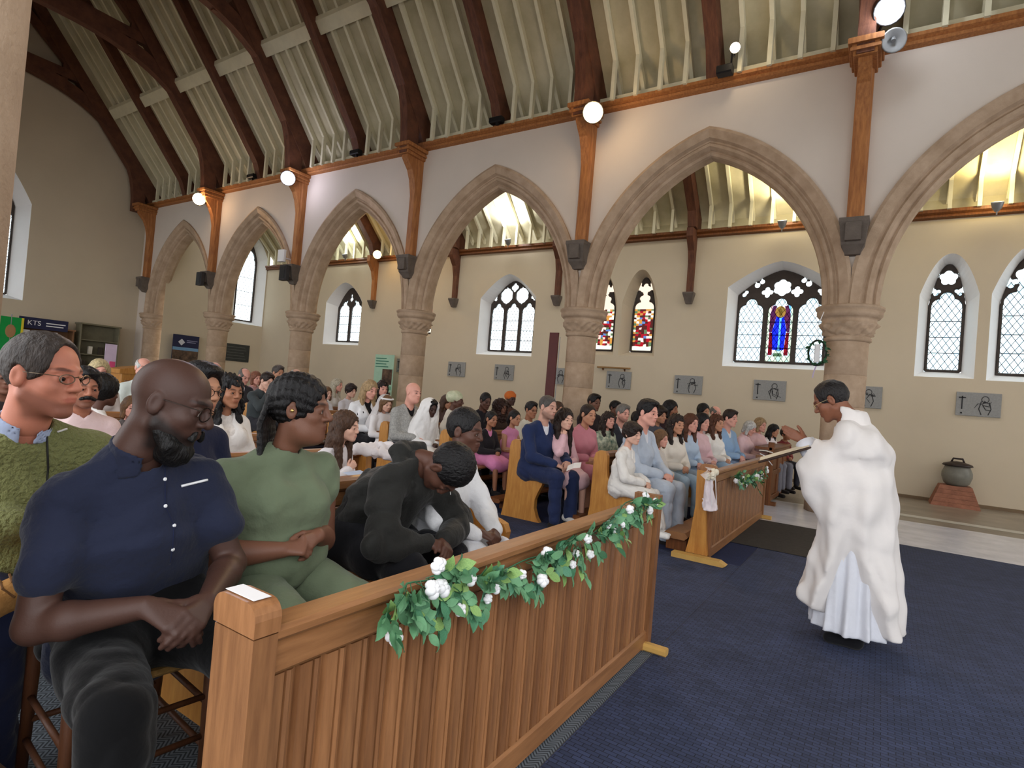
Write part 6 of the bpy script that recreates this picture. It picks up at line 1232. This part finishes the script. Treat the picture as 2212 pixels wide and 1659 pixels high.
folds(s, .011, 21, 30, .4)
for i, q in enumerate((1, -1)):
    E, W, _ = J[i]
    s.cap((.0, q*.42, .84), (-.03, q*.42, -.05), .12, .36, .015, op='s'); s.cap((.02, q*.26, .84), (-.03, q*.24, -.05), .005, .20, .015, op='s')
    s.cap(W-V(.10, -q*.02, .05), W+V(.2, q*.05, -.02), .055, .12, .02, op='s', lat=Zl, kl=1.4)
s.cap(N+V(.01, 0, -.01), F['hc'], .064, .08, .01, op='s'); s.plane((0, 0, .14), (.05, 0, -1)); s.plane((.30, 0, .24), (.30, 0, -1), k=.03)
PR_['chas'] = obj('chasuble', mesh_np('chasuble', *smooth_vq(s.nets(), 7)), WV, root)
s = SDF((-.25, -.2, 1.3), (.25, .2, 1.65), .008); s.cap(N+V(-.03, 0, -.02), N+V(.01, 0, .10), .100, .086, .02); s.cap(N+V(-.01, 0, -.03), F['hc']+V(.02, 0, 0), .07, .085, .01, op='s'); s.plane(tuple(N+V(0, 0, .10)), (-.2, 0, 1)); folds(s, .005, 3, 60); obj('chasuble_collar', mesh_np('collar', *smooth_vq(s.nets(), 2)), WV, root)
# alb sleeve cuffs
for i in (0, 1):
    E, W, _ = J[i]; MB().tube([tuple(E+(W-E)*.5), tuple(W-(W-E)*.02)], [.062, .058], 18).build('alb_cuff', ALB, root, True)
bpy.context.view_layer.update()
# service book lying open on his forearms
M = root.matrix_world; bk = empty('service_book', tuple(M @ Vector((.43, -.0, 1.175))), R_(178), 'open brown service book held under the priest\'s joined hands', 'book'); 
q = MB().bbox((-.17, -.15, -.014), (.17, .15, .0), .006).build('cover', mat('book_cover', (64, 48, 40), .5), bk); 
for sy in (-1, 1): MB().add([(-.16, sy*.145, .002), (.16, sy*.145, .002), (.16, sy*.07, .024), (-.16, sy*.07, .024), (.16, 0, .006), (-.16, 0, .006)], [(0, 1, 2, 3), (3, 2, 4, 5)]).build('page_block', mat('page_cream', (214, 202, 178), .8, .05), bk)
bk.rotation_euler = (0, R_(24), R_(178))
def paper(px, py, X, rot, label, m=WHITE, size=(.15, .21), Y=None):
    p = onx(px, py, X) if Y is None else ony(px, py, Y); o = tag(MB().add([(-size[0]/2, -size[1]/2, 0), (0, -size[1]/2, .012), (size[0]/2, -size[1]/2, 0), (-size[0]/2, size[1]/2, 0), (0, size[1]/2, .012), (size[0]/2, size[1]/2, 0)], [(0, 1, 4, 3), (1, 2, 5, 4)]).build('paper_booklet', m), label, 'booklet'); o.location = p; o.rotation_euler = tuple(map(R_, rot)); return o
PINKP = fabric((236, 206, 214), .05)
paper(1240, 1008, r1+.50, (10, -20, 20), 'white order of service on the knees of the girl in pink')
paper(1530, 1000, r0+.42, (0, -35, 10), 'pink booklet held by the woman in pale blue', PINKP)
paper(1655, 975, -1.46, (0, 5, 8), 'white sheet lying on the side desk', WHITE, (.2, .4))
paper(492, 1048, ROWB[0]-.13, (0, 70, 20), 'white card on the ledge behind the bearded man\'s shoulder', WHITE, (.1, .12))
paper(775, 1030, ROWB[0]-.13, (0, 25, 10), 'pale blue booklet on the pew ledge beside the olive dress', fabric((190, 204, 230), .05), (.12, .16))
s = SDF((-.1, -.25, -.12), (.3, .25, .1), .01); s.cap((0, -.16, 0), (.02, .15, .0), .04, .05, .03); s.cap((.05, -.1, -.02), (.12, .12, -.06), .03, .035, .04); folds(s, .012, 6, 60); vf = obj('folded_veil', s.mesh('folded_veil'), fabric((238, 232, 234), .3)); vf.location = onx(805, 968, -3.30); tag(vf, 'crumpled white tulle veil lying over the pew back behind the olive dress', 'veil')
